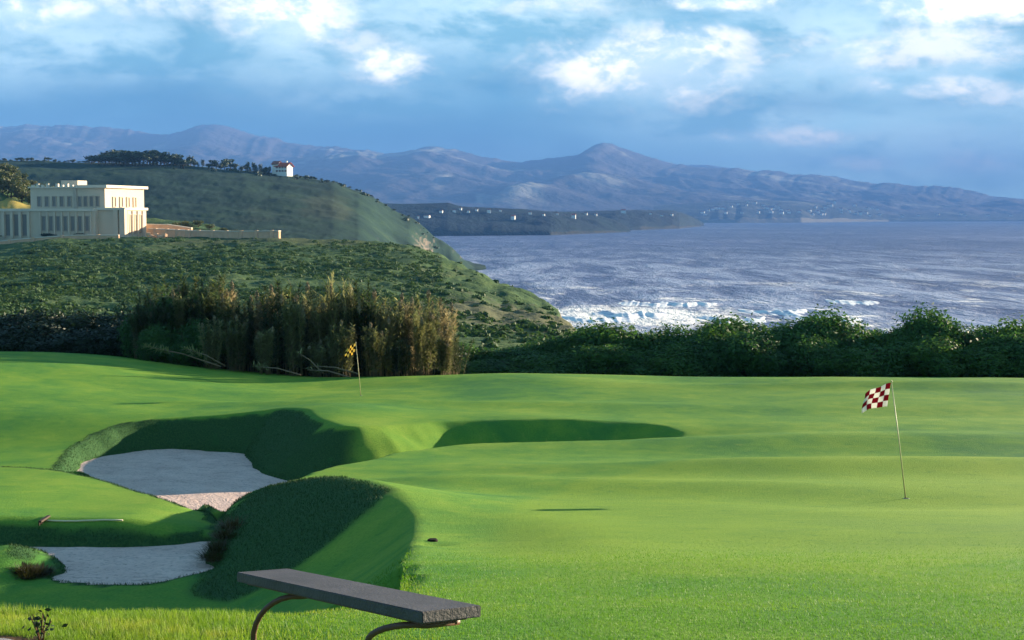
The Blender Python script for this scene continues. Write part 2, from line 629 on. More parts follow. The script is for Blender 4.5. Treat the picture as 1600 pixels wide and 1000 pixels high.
# terminator of the central mound; everything left of it falls to the hollow
C_CURVE = plan([(622, 950, 7.9), (628, 905, 10.4), (642, 850, 15), (648, 805, 19), (626, 778, 21.5), (570, 766, 22.7), (505, 767, 23.5), (425, 771, 25)])
LOW = smooth_poly(np.vstack([C_CURVE, [[-5.0, 27.5], [-6.0, 30], [-13, 34], [-24, 24], [-24, 8.0], [-9, 7.9], [-3.0, 7.9]]]), 1)
# lit mound between the two bunkers
MOUND = smooth_poly(plan([(352, 815, 23.4), (300, 790, 25.2), (250, 772, 27.2), (180, 758, 29.5), (110, 747, 31.5), (40, 742, 32.5), (-300, 738, 33), (-700, 738, 33), (-700, 830, 22), (-150, 824, 22.3), (60, 822, 22.6), (200, 820, 22.5), (300, 820, 22.7)]), 1)
# bunker 1 with the shaded swale running off to the right
UP = smooth_poly(plan([(78, 748, 34.5), (82, 722, 37.5), (95, 700, 40.5), (125, 682, 43), (190, 669, 45), (270, 660, 46), (370, 648, 46.5), (440, 648, 47), (470, 662, 45.4), (490, 680, 44.2),
                       (515, 694, 42.6), (548, 702, 41.6), (600, 693, 42.4), (650, 677, 43.6), (700, 664, 44.6), (800, 662, 45), (920, 668, 45.2), (1030, 674, 45.2), (1090, 688, 43), (1020, 703, 40.8),
                       (880, 706, 40), (750, 707, 39.6), (690, 710, 38.6), (620, 717, 36.8), (540, 737, 33.6), (470, 756, 31.2), (425, 770, 27), (395, 785, 25.6), (365, 800, 24.6), (350, 812, 24), (330, 812, 24.4), (300, 790, 26),
                       (250, 775, 28), (180, 760, 29.5)]), 1)
# steep left side of the central mound, down to both bunkers
STEEP = smooth_poly(plan([(408, 772, 26.2), (366, 792, 24.6), (338, 820, 22.6), (312, 852, 20.8), (294, 892, 19.2), (240, 905, 18.5), (100, 900, 19), (40, 862, 22.6), (200, 850, 23.2), (330, 838, 23.5), (318, 812, 26), (330, 790, 28)]), 1)
S2 = smooth_poly(plan([(62, 912, 19.7), (130, 916, 19.5), (220, 916, 19.5), (285, 906, 19.9), (340, 880, 20.5), (420, 830, 22.0), (440, 800, 26), (340, 790, 28), (300, 812, 23.6), (200, 816, 23.2), (30, 822, 23.2), (20, 850, 22.4), (60, 870, 21.4), (108, 888, 20.6)]), 2)


def floor_h(X, Y):
    f = np.interp(Y, [9, 17, 20, 22.6, 26, 30, 33, 43, 50], [-5.0, -5.15, -5.12, -5.22, -6.1, -7.1, -7.38, -7.42, -7.7])
    return f + np.interp(X, [-20, -10, -6, 2, 6], [0.12, 0.0, -0.16, 0.1, 0.5]) * (Y > 30)


def base_h(X, Y):
    h = prof(Y)
    # the far left rises, a low swell closes the far edge
    h = h + 1.25 * ss(-X, 8, 24) * ss(Y, 34, 62)
    h = h + 0.34 * np.exp(-((X - 1) / 6.5) ** 2 - ((Y - 64) / 5) ** 2)
    h = h + 0.50 * np.exp(-((X + 6.0) / 3.2) ** 2 - ((Y - 46) / 4.0) ** 2) + 0.12 * np.exp(-((X + 5.0) / 1.8) ** 2 - ((Y - 42) / 2.5) ** 2) + 0.10 * np.exp(-((X + 3.7) / 1.5) ** 2 - ((Y - 38.5) / 2.2) ** 2) + 0.18 * np.exp(-((X - 0.5) / 3.5) ** 2 - ((Y - 45.5) / 2.5) ** 2)
    h = h - 0.50 * ss(-X, 9.0, 11.5) * ss(-X, 24, 15) * ss(Y, 31.5, 35) * ss(Y, 46, 41)
    # swells of the green, lit and shaded by the low sun

    def swell(u, v, Yc, sx, sy, a, rot=0.0):
        x0 = ray(u, v)[0] * Yc
        c, s = math.cos(rot), math.sin(rot)
        ax = (X - x0) * c + (Y - Yc) * s
        ay = -(X - x0) * s + (Y - Yc) * c
        return a * np.exp(-(ax / sx) ** 2 - (ay / sy) ** 2)
    h = h + swell(480, 765, 22.5, 2.4, 3.2, 0.50, 0.2)
    h = h + swell(1000, 765, 27.5, 5.0, 1.5, 0.17, -0.22)
    h = h + swell(1500, 738, 33, 9.0, 1.8, 0.30)
    h = h + swell(1180, 742, 32, 4, 1.3, 0.10)
    h = h + swell(1480, 790, 24.5, 4.5, 2.4, -0.16)
    h = h + swell(760, 860, 15.5, 0.9, 3.4, -0.09, 0.1)
    h = h + swell(870, 850, 16, 1.1, 3.4, 0.05)
    h = h + swell(1200, 715, 37, 9, 2.6, -0.14)
    h = h + swell(950, 695, 42.5, 4.0, 1.3, -0.26, 0.05)
    h = h + swell(1400, 690, 41, 10, 1.6, 0.12)
    h = h + swell(1350, 655, 49, 9, 2.2, -0.13)
    h = h + swell(1430, 612, 60, 8, 1.6, 0.28)
    h = h + swell(1150, 602, 63.5, 9, 2.2, -0.20)
    h = h + swell(900, 640, 50, 12, 2.0, 0.10)
    h = h + swell(620, 640, 51, 9, 1.2, 0.12)
    h = h + swell(520, 605, 60, 6, 2.2, -0.16)
    h = h + swell(60, 600, 55, 5, 3, -0.14)
    h = h + swell(100, 640, 47, 5, 2, 0.10)
    h = h + swell(700, 760, 28.5, 1.7, 1.5, 0.10)
    h = h + swell(1300, 880, 14, 2.6, 1.6, -0.05)
    h = h + swell(1100, 930, 11, 2.4, 1.4, 0.04)
    h = h + 0.05 * vnoise(X, Y, 7.0, 3, 3) * ss(Y, 8, 20)
    return h


def ground_h(X, Y, blades=False):
    b = base_h(X, Y)
    h = b
    # --- lower left hollow
    sl = sdf(X, Y, LOW)
    # distance left of the terminator
    dC = np.full(np.shape(X), 1e9)
    CX = np.vstack([C_CURVE, [[-5.0, 27.5], [-6.0, 30]]])
    for i in range(len(CX) - 1):
        ax, ay = CX[i]
        bx, by = CX[i + 1]
        ex, ey = bx - ax, by - ay
        t = np.clip(((X - ax) * ex + (Y - ay) * ey) / (ex * ex + ey * ey), 0, 1)
        dC = np.minimum(dC, np.hypot(X - ax - t * ex, Y - ay - t * ey))
    dC = np.where(sl > 0, dC, 0)
    flank = b - np.interp(Y, [10, 14, 17.5, 21], [0.45, 0.80, 0.70, 0.18]) * (1 - np.exp(-dC / 0.9)) - np.interp(Y, [14, 20], [0.27, 0.31]) * (np.sqrt(dC ** 2 + 0.08) - 0.283)
    crest = b - 0.36 * np.maximum(Y - np.interp(X, [-3.4, -1.2], [9.5, 8.55]) + 0.18 * vnoise(X, 0 * Y, 0.9, 5), 0)
    crest = crest + 8 * ss(X, -5.0, -2.6) * ss(Y, 10.5, 14) + 8 * ss(X, -7.5, -5.5) * ss(Y, 18, 23)
    fl = floor_h(X, Y)
    low = np.maximum(np.minimum(flank, crest), fl)
    low = np.where(sl > 0, low, b)
    h = low
    # steep inner edge of the central mound
    st = sdf(X, Y, STEEP) + 0.10 * vnoise(X, Y, 1.2, 8)
    h = np.where(st > 0, np.maximum(fl, h - 2.0 * st), h)
    # --- upper bunker and swale
    su = sdf(X, Y, UP) + 0.14 * vnoise(X, Y, 1.6, 9, 3)
    slope = np.interp(X, [-13, -10.5, -8, -5.6, -4.8, -4.2, -2.8, -1.6, 1, 5], [1.3, 1.2, 0.55, 0.60, 0.75, 0.75, 0.70, 0.62, 0.60, 0.42])
    top = np.where(sl > 0, np.maximum(h, fl), b)
    upc = b - slope * (np.sqrt(np.maximum(su, 0) ** 2 + 0.02) - 0.141)
    h = np.where(su > 0, np.minimum(np.maximum(fl, upc), top), h)
    # --- lit mound standing between the hollows
    sm = sdf(X, Y, MOUND) + 0.05 * vnoise(X, Y, 0.8, 12)
    hm = np.interp(Y, [21, 22.5, 25, 28, 31, 34], [-4.80, -4.86, -5.12, -5.42, -5.72, -5.96]) - 0.22 * ss(X, -6.5, -4.4)
    hm = hm + 0.10 * ss(-X, 7, 10)
    k = ss(sm, -0.55, 0.30)
    near = (X < -1) & (Y > 18) & (Y < 37)
    h = np.where(near, h * (1 - k) + np.maximum(hm, h) * k, h)
    # sand lies in a shallow pan
    s2 = sdf(X, Y, S2)
    inA = (su > 0) & (Y > 25) & (X < -1.5)
    pan = np.where(inA, ss(su, 0.0, 0.3), 0)
    pan = np.maximum(pan, ss(s2 + 0.12 * vnoise(X, Y, 0.7, 14), 0.0, 0.15))
    atfl = ss(h - fl, 0.10, 0.0)
    h = h - 0.16 * pan * atfl * (h < b - 0.1)
    # little hump at the far left of the lower bunker
    hx, hy = ray(8, 880)[0] * 20.6, 20.6
    h = h + 0.30 * np.exp(-((X - hx) / 0.5) ** 2 - ((Y - hy) / 0.8) ** 2)
    # a dimple shaped for the shadow patch on the green
    ox, oy = ray(676, 846)[0] * 15.4, 15.4
    h = h - 0.05 * np.exp(-((X - ox) / 0.16) ** 2 - ((Y - oy) / 0.3) ** 2)
    return h


def axis(segs):
    out = []
    for a, b, st in segs:
        out += list(np.arange(a, b, st))
    return np.array(out)


gx = axis([(-160, -60, 5), (-60, -30, 0.9), (-30, -14, 0.28), (-14, 5.5, 0.11), (5.5, 16, 0.3), (16, 60, 0.9), (60, 161, 5)])
gy = axis([(-50, 0, 2.5), (0, 6, 0.3), (6, 8.6, 0.12), (8.6, 50, 0.11), (50, 72, 0.3), (72, 91, 0.7)])
GX, GY = np.meshgrid(gx, gy)
GZ = ground_h(GX, GY)
# longer grass on bunker lips and mound face, its colour darkened for shade
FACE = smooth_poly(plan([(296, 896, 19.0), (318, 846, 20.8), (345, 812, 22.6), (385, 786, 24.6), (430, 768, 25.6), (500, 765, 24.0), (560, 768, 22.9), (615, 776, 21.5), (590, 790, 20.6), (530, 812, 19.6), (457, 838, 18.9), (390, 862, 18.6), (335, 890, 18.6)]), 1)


def rough_shade_mask(X, Y, Z=None):
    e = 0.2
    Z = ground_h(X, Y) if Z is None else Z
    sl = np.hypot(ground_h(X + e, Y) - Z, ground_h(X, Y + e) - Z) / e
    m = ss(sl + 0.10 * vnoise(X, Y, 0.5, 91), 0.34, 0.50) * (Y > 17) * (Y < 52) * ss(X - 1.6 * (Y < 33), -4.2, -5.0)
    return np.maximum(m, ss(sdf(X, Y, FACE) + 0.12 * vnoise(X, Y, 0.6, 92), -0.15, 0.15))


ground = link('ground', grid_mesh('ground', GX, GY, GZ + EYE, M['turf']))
# the close-mown putting surface round the near flag, paler than its fringe
GREEN = smooth_poly(plan([(900, 935, 10.6), (800, 900, 12.6), (768, 850, 16.5), (800, 795, 22), (880, 762, 27), (1000, 738, 32), (1250, 720, 36), (1700, 716, 37), (1750, 880, 14), (1500, 930, 11), (1150, 950, 9.8)]), 3)
_pg = ground.data.attributes.new('putting_green', 'FLOAT', 'POINT')
_pg.data.foreach_set('value', ss(sdf(GX, GY, GREEN) + 0.15 * vnoise(GX, GY, 2.0, 95), -0.25, 0.25).ravel().astype(np.float32))
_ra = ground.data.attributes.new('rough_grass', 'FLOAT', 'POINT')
_ra.data.foreach_set('value', rough_shade_mask(GX, GY, GZ).ravel().astype(np.float32))
tag(ground, 'mown green turf of the golf course, rolling from the rough to the hedge', kind='structure')

sx_ = np.arange(-14.5, -1.2, 0.10)
sy_ = np.arange(18.6, 47, 0.10)
SX, SY = np.meshgrid(sx_, sy_)
SZ = floor_h(SX, SY) + 0.015 * vnoise(SX, SY, 0.9, 21, 4) - 0.02
SZ = SZ + 0.10 * ss(sdf(SX, SY, UP), 1.2, 0.2) * (SY > 30)
SU = sdf(SX, SY, UP)
S2d = sdf(SX, SY, S2)
upper = ((SU > -0.4) & (SY > 26.6))
lower = ((S2d > -0.3) | ((SU > -0.4) & (SY <= 26.9))) & (SY < 26.9)
so = link('bunker_sand', grid_mesh('bunker_sand', SX, SY, SZ + EYE, M['sand'], upper))
tag(so, 'shaded pale sand of the larger upper bunker below the long dark grass bank', kind='structure')
so = link('bunker_sand', grid_mesh('bunker_sand', SX, SY, SZ + EYE, M['sand'], lower))
tag(so, 'shaded pale sand of the lower left bunker nearest the bench', kind='structure')


# ------------------------------------------------------------------ headlands, sea, mountains
def v2h(v, Y):
    return tanv(v) * Y


def bilinear(us, ys, table, U, Yq, logy=True):
    table = np.asarray(table, float)
    fy = np.log(np.asarray(ys, float))
    q = np.log(Yq)
    # Y direction first for every control column, then across
    cols = np.stack([np.interp(q, fy, r) for r in table], 0)        # (nu, nY)
    out = np.empty((len(Yq), len(U)))
    t = np.interp(U, us, np.arange(len(us)))
    i = np.clip(np.floor(t).astype(int), 0, len(us) - 2)
    f = t - i
    f = f * f * (3 - 2 * f) * 0.5 + f * 0.5
    for r in range(len(Yq)):
        out[r] = cols[i, r] * (1 - f) + cols[i + 1, r] * f
    return out


us = [-400, 0, 60, 100, 230, 300, 380, 440, 520, 560, 640, 690, 740, 790, 850, 872, 892, 940, 1800]
ys = [84, 110, 150, 200, 250, 330, 380, 430, 470, 500, 540, 650, 800, 1000, 1100, 1200, 1280, 1500, 2200]
SEA = [float(337 + 46.5 / y * FPX) for y in ys]
T = [
    [586, 545, 515, 480, 455, 420, 395, 376, 373, 330, 262, 330, 345, 285, 262, 247, 252, 280, 300],
    [586, 548, 515, 475, 448, 412, 397, 383, 374, 322, 268, 400, 345, 283, 260, 249, 254, 280, 300],
    [586, 548, 515, 475, 448, 412, 393, 377, 373, 345, 292, 400, 345, 287, 263, 252, 257, 280, 300],
    [586, 548, 515, 478, 450, 412, 391, 374, 372, 366, 335, 397, 345, 290, 265, 254, 259, 285, 300],
    [586, 548, 515, 480, 452, 412, 390, 373, 370, 366, 340, 395, 347, 294, 268, 255, 259, 285, 305],
    [586, 548, 515, 480, 452, 412, 390, 374, 371, 355, 348, 395, 350, 298, 272, 259, 263, 290, 310],
    [586, 548, 515, 480, 452, 412, 390, 374, 371, 366, 364, 395, 352, 303, 278, 265, 269, 295, 315],
    [586, 548, 515, 482, 454, 412, 390, 373, 374, 380, 390, 395, 355, 308, 285, 272, 276, 300, 320],
    [586, 548, 515, 483, 456, 416, 394, 374, 378, 390, 400, 400, 360, 316, 295, 281, 290, 320, 340],
    [586, 548, 515, 484, 457, 420, 398, 377, 385, 400, 410, 410, 368, 328, 308, 294, 304, 330, 350],
    [586, 548, 515, 488, 462, 424, 402, 384, 400, 420, 440, 440, 420, 385, 360, 336, 345, 385, 395],
    [586, 548, 515, 492, 468, 428, 408, 398, 430, 460, 480, 480, 460, 438, 425, 374, 386, 408, 405],
    [586, 548, 522, 500, 474, 436, 424, 450, 500, 520, SEA[10], SEA[11], SEA[12], SEA[13], SEA[14], 419, 414, SEA[17], SEA[18]],
    [586, 546, 525, 508, 486, 450, 462, 520, 560, SEA[9], SEA[10], SEA[11], SEA[12], SEA[13], SEA[14], SEA[15], SEA[16], SEA[17], SEA[18]],
    [586, 545, 527, 515, 496, 470, 560, 600, SEA[8], SEA[9], SEA[10], SEA[11], SEA[12], SEA[13], SEA[14], SEA[15], SEA[16], SEA[17], SEA[18]],
    [586, 545, 528, 518, 505, 486, 600, 640, SEA[8], SEA[9], SEA[10], SEA[11], SEA[12], SEA[13], SEA[14], SEA[15], SEA[16], SEA[17], SEA[18]],
    [586, 545, 530, 522, 516, 600, 700] + SEA[7:],
    [586, 545, 532, 600, SEA[4]] + SEA[5:],
    [586, 550, 600, 860, SEA[4]] + SEA[5:],
]
lu = np.concatenate([np.arange(-400, 960, 3.0), np.arange(960, 1805, 12.0)])
ly = np.exp(np.arange(math.log(84), math.log(2200), 0.0085))
LV = bilinear(us, ys, T, lu, ly)
LH = v2h(LV, ly[:, None])
LY = np.repeat(ly[:, None], len(lu), 1)
LX = (lu[None, :] - 800) / FPX / math.cos(PITCH) * LY
amp = ss(LY, 95, 170) * np.where(LY < 560, 1.0, 1.8)
landmask = ss(LH, -45, -38)
LH = LH + amp * landmask * np.where(LY > 600, 0.45, 1.0) * (0.75 * vnoise(LX, LY, 14, 31, 4) + 0.45 * np.abs(vnoise(LX, LY, 4.5, 33, 3)))
# gullies cut in the second headland
LH = LH + landmask * ss(LY, 800, 1000) * 2.2 * vnoise(LX, LY, 75, 35, 5)
# ragged cliffs
edge = ss(LH, -46, -30) * ss(LH, -8, -22)
LH = LH + edge * 2.0 * vnoise(LX, LY, 9, 37, 4)
LH = np.maximum(LH, -46.6)


def land_h(X, Y):
    """height of the land mesh under a plan point"""
    U = X / Y * FPX * math.cos(PITCH) + 800
    i = np.clip(np.searchsorted(ly, Y) - 1, 0, len(ly) - 2)
    j = np.clip(np.searchsorted(lu, U) - 1, 0, len(lu) - 2)
    fy = (Y - ly[i]) / (ly[i + 1] - ly[i])
    fx = (U - lu[j]) / (lu[j + 1] - lu[j])
    return (LH[i, j] * (1 - fx) + LH[i, j + 1] * fx) * (1 - fy) + (LH[i + 1, j] * (1 - fx) + LH[i + 1, j + 1] * fx) * fy


tip = at(800, 505, 200)
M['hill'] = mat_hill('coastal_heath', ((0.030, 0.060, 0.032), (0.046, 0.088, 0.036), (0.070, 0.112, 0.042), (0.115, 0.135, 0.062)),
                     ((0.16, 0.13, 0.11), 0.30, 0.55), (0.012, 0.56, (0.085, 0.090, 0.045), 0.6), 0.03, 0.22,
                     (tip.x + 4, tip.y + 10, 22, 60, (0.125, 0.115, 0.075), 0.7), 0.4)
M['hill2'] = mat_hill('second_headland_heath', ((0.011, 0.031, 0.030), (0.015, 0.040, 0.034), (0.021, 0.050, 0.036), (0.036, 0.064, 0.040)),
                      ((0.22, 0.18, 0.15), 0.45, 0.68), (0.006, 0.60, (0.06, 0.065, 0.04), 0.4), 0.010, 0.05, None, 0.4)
cut = int(np.searchsorted(ly, 600))
o = link('coastal_hill', grid_mesh('coastal_hill', LX[:cut + 1], LY[:cut + 1], LH[:cut + 1] + EYE, M['hill']))
tag(o, 'scrub covered near headland falling to the surf behind the hedge', kind='structure')
o = link('coastal_hill', grid_mesh('coastal_hill', LX[cut:], LY[cut:], LH[cut:] + EYE, M['hill2']))
tag(o, 'second dark green headland with tan cliffs behind the large building', kind='structure')

# dark headland across the bay: front face only as wide as the shore it stands on
def ridge_land(name, crest, shore, depth, mat, label, n_rows=40, rough=6.0, scale=250, u0=None, u1=None, du=2.0, seed=50, sag=0.55, cliffy=0.0):
    """land from a shore line (u, Y) up to a crest (u, v) standing depth metres behind the shore"""
    cu, cv = zip(*crest)
    su_, sY = zip(*shore)
    U = np.arange(u0 if u0 is not None else cu[0], u1 if u1 is not None else cu[-1], du)
    Ysh = np.interp(U, su_, sY)
    Yc = Ysh + (np.interp(U, depth[0], depth[1]) if isinstance(depth, tuple) else depth)
    cvi = np.interp(U, cu, cv) + (0 if len(cu) < 20 else 3.0) * vnoise(U, 0 * U, 24, seed, 4)
    if len(cu) > 20:
        kk = np.exp(-0.5 * (np.arange(-6, 7) / 2.2) ** 2)
        cvi = np.convolve(np.pad(cvi, 6, mode='edge'), kk / kk.sum(), 'valid') + 1.5 * vnoise(U, 0 * U, 8, seed + 1, 3)
    Hc = v2h(cvi, Yc)
    rows = np.concatenate([[0, 0.006], np.linspace(0.012, 1, n_rows), 1 + np.linspace(0.06, 0.8, 8)])
    Yr = Ysh[None, :] + (Yc - Ysh)[None, :] * rows[:, None]
    tt = rows[:, None]
    rise = np.where(tt <= 1, np.clip(tt, 0, 1) ** sag, 1 - (tt - 1) * 0.9)
    if cliffy:
        cl = cliffy * (1 + 0.35 * vnoise(U, 0 * U, 14, seed + 9, 2))[None, :]
        rise = np.where(tt <= 1, np.clip(tt / 0.012, 0, 1) * cl + (1 - cl) * np.clip(tt, 0, 1) ** sag, rise)
    X = (U[None, :] - 800) / FPX / math.cos(PITCH) * Yr
    Uw = U[None, :] + 0 * tt
    if len(cu) > 20:
        # spurs wander as they come down from the crest
        Uw = Uw + np.clip(1 - tt, 0, 1) * (140 * vnoise(X, Yr, 2600, seed + 5, 3) + 60)
    H = -46 + (np.interp(Uw, U, Hc) + 46) * rise
    mid_ = np.clip(np.sin(np.pi * np.clip(tt, 0, 1)), 0, 1) + 0.25 * (tt > 0.9)
    H = H + rough * mid_ * vnoise(X, Yr, scale, seed, 5, 0.55)
    H = np.maximum(H, -46)
    o = link(name, grid_mesh(name, X, Yr, H + EYE, mat))
    tag(o, label, kind='structure')
    return (U, Ysh, Yc, H, X, Yr)


M['bayland'] = mat_hill('wooded_headland', ((0.002, 0.010, 0.018), (0.003, 0.014, 0.023), (0.005, 0.020, 0.027), (0.010, 0.030, 0.032)),  # albedo tinted blue to stand for distance haze
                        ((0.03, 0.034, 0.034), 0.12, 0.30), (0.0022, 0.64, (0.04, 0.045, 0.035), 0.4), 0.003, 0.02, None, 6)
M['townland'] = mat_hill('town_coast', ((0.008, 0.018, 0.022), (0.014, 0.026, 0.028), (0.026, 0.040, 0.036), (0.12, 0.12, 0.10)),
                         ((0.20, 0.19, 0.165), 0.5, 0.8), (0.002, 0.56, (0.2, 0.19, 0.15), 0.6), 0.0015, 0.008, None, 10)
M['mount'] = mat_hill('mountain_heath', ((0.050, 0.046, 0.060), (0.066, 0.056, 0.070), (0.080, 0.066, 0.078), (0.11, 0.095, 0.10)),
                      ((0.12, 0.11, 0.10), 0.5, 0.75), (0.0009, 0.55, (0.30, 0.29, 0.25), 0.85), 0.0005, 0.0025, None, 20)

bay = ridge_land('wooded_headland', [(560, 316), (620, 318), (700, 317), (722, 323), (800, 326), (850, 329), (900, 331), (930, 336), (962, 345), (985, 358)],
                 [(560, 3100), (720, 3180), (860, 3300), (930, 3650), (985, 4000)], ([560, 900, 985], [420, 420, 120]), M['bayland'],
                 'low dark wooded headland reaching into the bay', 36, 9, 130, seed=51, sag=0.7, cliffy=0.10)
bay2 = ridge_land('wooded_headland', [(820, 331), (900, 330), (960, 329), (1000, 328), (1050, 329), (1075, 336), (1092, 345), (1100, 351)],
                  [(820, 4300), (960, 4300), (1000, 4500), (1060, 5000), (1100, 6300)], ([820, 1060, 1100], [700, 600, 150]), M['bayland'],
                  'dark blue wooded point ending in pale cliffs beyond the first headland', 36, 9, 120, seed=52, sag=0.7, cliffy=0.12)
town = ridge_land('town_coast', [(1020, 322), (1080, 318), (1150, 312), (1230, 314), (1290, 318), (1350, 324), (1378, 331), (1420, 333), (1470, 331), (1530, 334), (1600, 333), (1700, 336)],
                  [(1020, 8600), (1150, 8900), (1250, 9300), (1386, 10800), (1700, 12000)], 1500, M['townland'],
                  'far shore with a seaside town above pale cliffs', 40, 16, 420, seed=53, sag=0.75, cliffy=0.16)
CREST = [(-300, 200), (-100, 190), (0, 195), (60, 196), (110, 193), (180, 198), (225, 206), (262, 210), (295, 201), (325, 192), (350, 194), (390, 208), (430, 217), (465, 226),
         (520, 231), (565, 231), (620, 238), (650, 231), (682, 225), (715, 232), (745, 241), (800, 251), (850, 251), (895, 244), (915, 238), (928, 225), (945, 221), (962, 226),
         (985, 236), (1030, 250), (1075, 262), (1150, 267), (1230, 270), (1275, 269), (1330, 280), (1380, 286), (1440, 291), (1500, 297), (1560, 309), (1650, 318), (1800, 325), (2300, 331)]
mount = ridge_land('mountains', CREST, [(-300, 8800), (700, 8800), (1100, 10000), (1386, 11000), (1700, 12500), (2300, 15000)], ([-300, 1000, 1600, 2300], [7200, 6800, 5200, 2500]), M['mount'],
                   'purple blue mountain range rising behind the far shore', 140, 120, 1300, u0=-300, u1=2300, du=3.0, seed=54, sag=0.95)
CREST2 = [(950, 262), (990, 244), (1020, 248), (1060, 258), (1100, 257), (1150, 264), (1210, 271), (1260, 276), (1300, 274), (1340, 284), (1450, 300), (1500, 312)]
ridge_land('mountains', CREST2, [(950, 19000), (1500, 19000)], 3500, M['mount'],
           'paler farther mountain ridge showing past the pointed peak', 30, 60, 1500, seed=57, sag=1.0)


# --- sea
def mat_sea():
    m, t, bs, out = new_mat('sea_water')
    p = pos(t)
    flat = t.scale(p, (1, 1, 0))
    # wind streaks: broad patches across the bay
    a = t.noise(t.scale(flat, (0.8, 0.7, 1)), 0.0016, 6, 0.62, 0.4)
    b = t.noise(t.scale(flat, (1.7, 0.45, 1)), 0.014, 7, 0.68, 0.5)
    c_ = t.noise(t.scale(flat, (1.5, 0.6, 1)), 0.07, 5, 0.68, 0.3)
    col = t.ramp(t.math('ADD', t.math('MULTIPLY', a, 0.5), t.math('MULTIPLY', b, 0.5)), [
        (0.38, (0.035, 0.045, 0.13)), (0.5, (0.065, 0.078, 0.19)), (0.62, (0.17, 0.18, 0.31))])
    # white water: breakers off the near headland, flecks farther out
    sn = t.node('ShaderNodeSeparateXYZ')
    t.l.new(p, sn.inputs[0])
    X, Y = sn.outputs[0], sn.outputs[1]
    surf = t.step(Y, 1150, 620, 0, 1)
    wv = t.noise(t.scale(flat, (0.9, 0.6, 1)), 0.022, 7, 0.66, 1.2)
    fl = t.noise(t.scale(flat, (1, 0.6, 1)), 0.16, 5, 0.7, 0.6)
    brk = t.step(t.math('ADD', wv, t.math('MULTIPLY', t.math('SUBTRACT', fl, 0.5), 0.35)), 0.55, 0.64)
    f1 = t.math('MULTIPLY', brk, surf)
    # foam blanket against the cliff foot
    q = t.vmath('MULTIPLY', t.vmath('SUBTRACT', p, (FX, FY, 0)), (1 / 60.0, 1 / 75.0, 0))
    r = t.vmath('LENGTH', q, out=1)
    f2 = t.step(t.math('ADD', r, t.math('MULTIPLY', t.math('SUBTRACT', t.noise(flat, 0.05, 6, 0.65), 0.5), 2.6)), 1.15, 0.45)
    # small crests
    f3 = t.math('MULTIPLY', t.step(t.math('ADD', t.math('MULTIPLY', c_, 0.5), t.math('MULTIPLY', b, 0.5)), 0.60, 0.70), 0.35)
    # paler patches of water closer in
    near = t.step(Y, 2300, 800, 0, 0.8)
    pale = t.math('MULTIPLY', near, t.step(b, 0.40, 0.62))
    col = t.mix(pale, col, (0.38, 0.41, 0.55))
    foam = t.math('MAXIMUM', t.math('MAXIMUM', f1, f2), f3)
    col = t.mix(foam, col, (0.80, 0.80, 0.82))
    t.l.new(col, bs.inputs['Base Color'])
    t.l.new(t.math('ADD', 0.38, t.math('MULTIPLY', foam, 0.5)), bs.inputs['Roughness'])
    bs.inputs['IOR'].default_value = 1.33
    bs.inputs['Specular IOR Level'].default_value = 0.35
    hgt = t.math('ADD', t.math('MULTIPLY', b, 9.0), t.math('ADD', t.math('MULTIPLY', c_, 3.5), t.math('MULTIPLY', fl, 0.8)))
    bump(t, bs, hgt, 1.6)
    return m


_f = at(905, 492, 610)
FX, FY = _f.x + 25, 640.0
M['sea'] = mat_sea()
syy = np.concatenate([[-400, 0, 80], np.exp(np.arange(math.log(120), math.log(29000), 0.02))])
sxx = np.concatenate([-np.exp(np.arange(math.log(26000), math.log(40), -0.08)), np.arange(-36, 37, 12), np.exp(np.arange(math.log(40), math.log(26000), 0.08))])
WX, WY = np.meshgrid(sxx, syy)
o = link('sea', grid_mesh('sea', WX, WY, np.zeros(WX.shape), M['sea']))
tag(o, 'choppy violet blue sea filling the bay', kind='structure')


def breaker(name, u, v, length, height, label, rot=0.0, seed=0):
    """one rolling wave crest: a lens-shaped ridge with a ragged top, standing on the water"""
    Y = 45 / -ray(u, v)[1]
    X = ray(u, v)[0] * Y
    n = 60
    r = np.random.default_rng(seed)
    s = np.linspace(-1, 1, n)
    prof_ = [(-26, 0.0), (-18, .10), (-10, .35), (-3, .8), (-0.3, 1.0), (2.5, .82), (8, .4), (14, .12), (20, 0.0)]
    V = []
    for i in range(n):
        env = (1 - s[i] ** 2) ** 0.6 * (0.72 + 0.4 * float(vnoise(s[i] * 9, seed, 1.0, seed, 3)))
        bend = 14 * s[i] ** 2 + 9 * float(vnoise(s[i] * 3, seed, 1.0, seed + 3, 2))
        for (a, hh) in prof_:
            V.append((s[i] * length / 2, a * (0.15 + 1.1 * env) * (1 + 0.5 * float(vnoise(s[i] * 5, seed, 1.0, seed + 9, 3))) + bend, max(hh * height * env, 0) + 0.02 + 0.12 * r.random() * (hh > 0)))
    k = len(prof_)
    F = [(i * k + j, (i + 1) * k + j, (i + 1) * k + j + 1, i * k + j + 1) for i in range(n - 1) for j in range(k - 1)]
    o = link(name, mesh_np(name, V, F, M['foam'], smooth=True), loc=(X, Y, 0.0))
    o.rotation_euler = (0, 0, rot)
    tag(o, label, kind='structure')


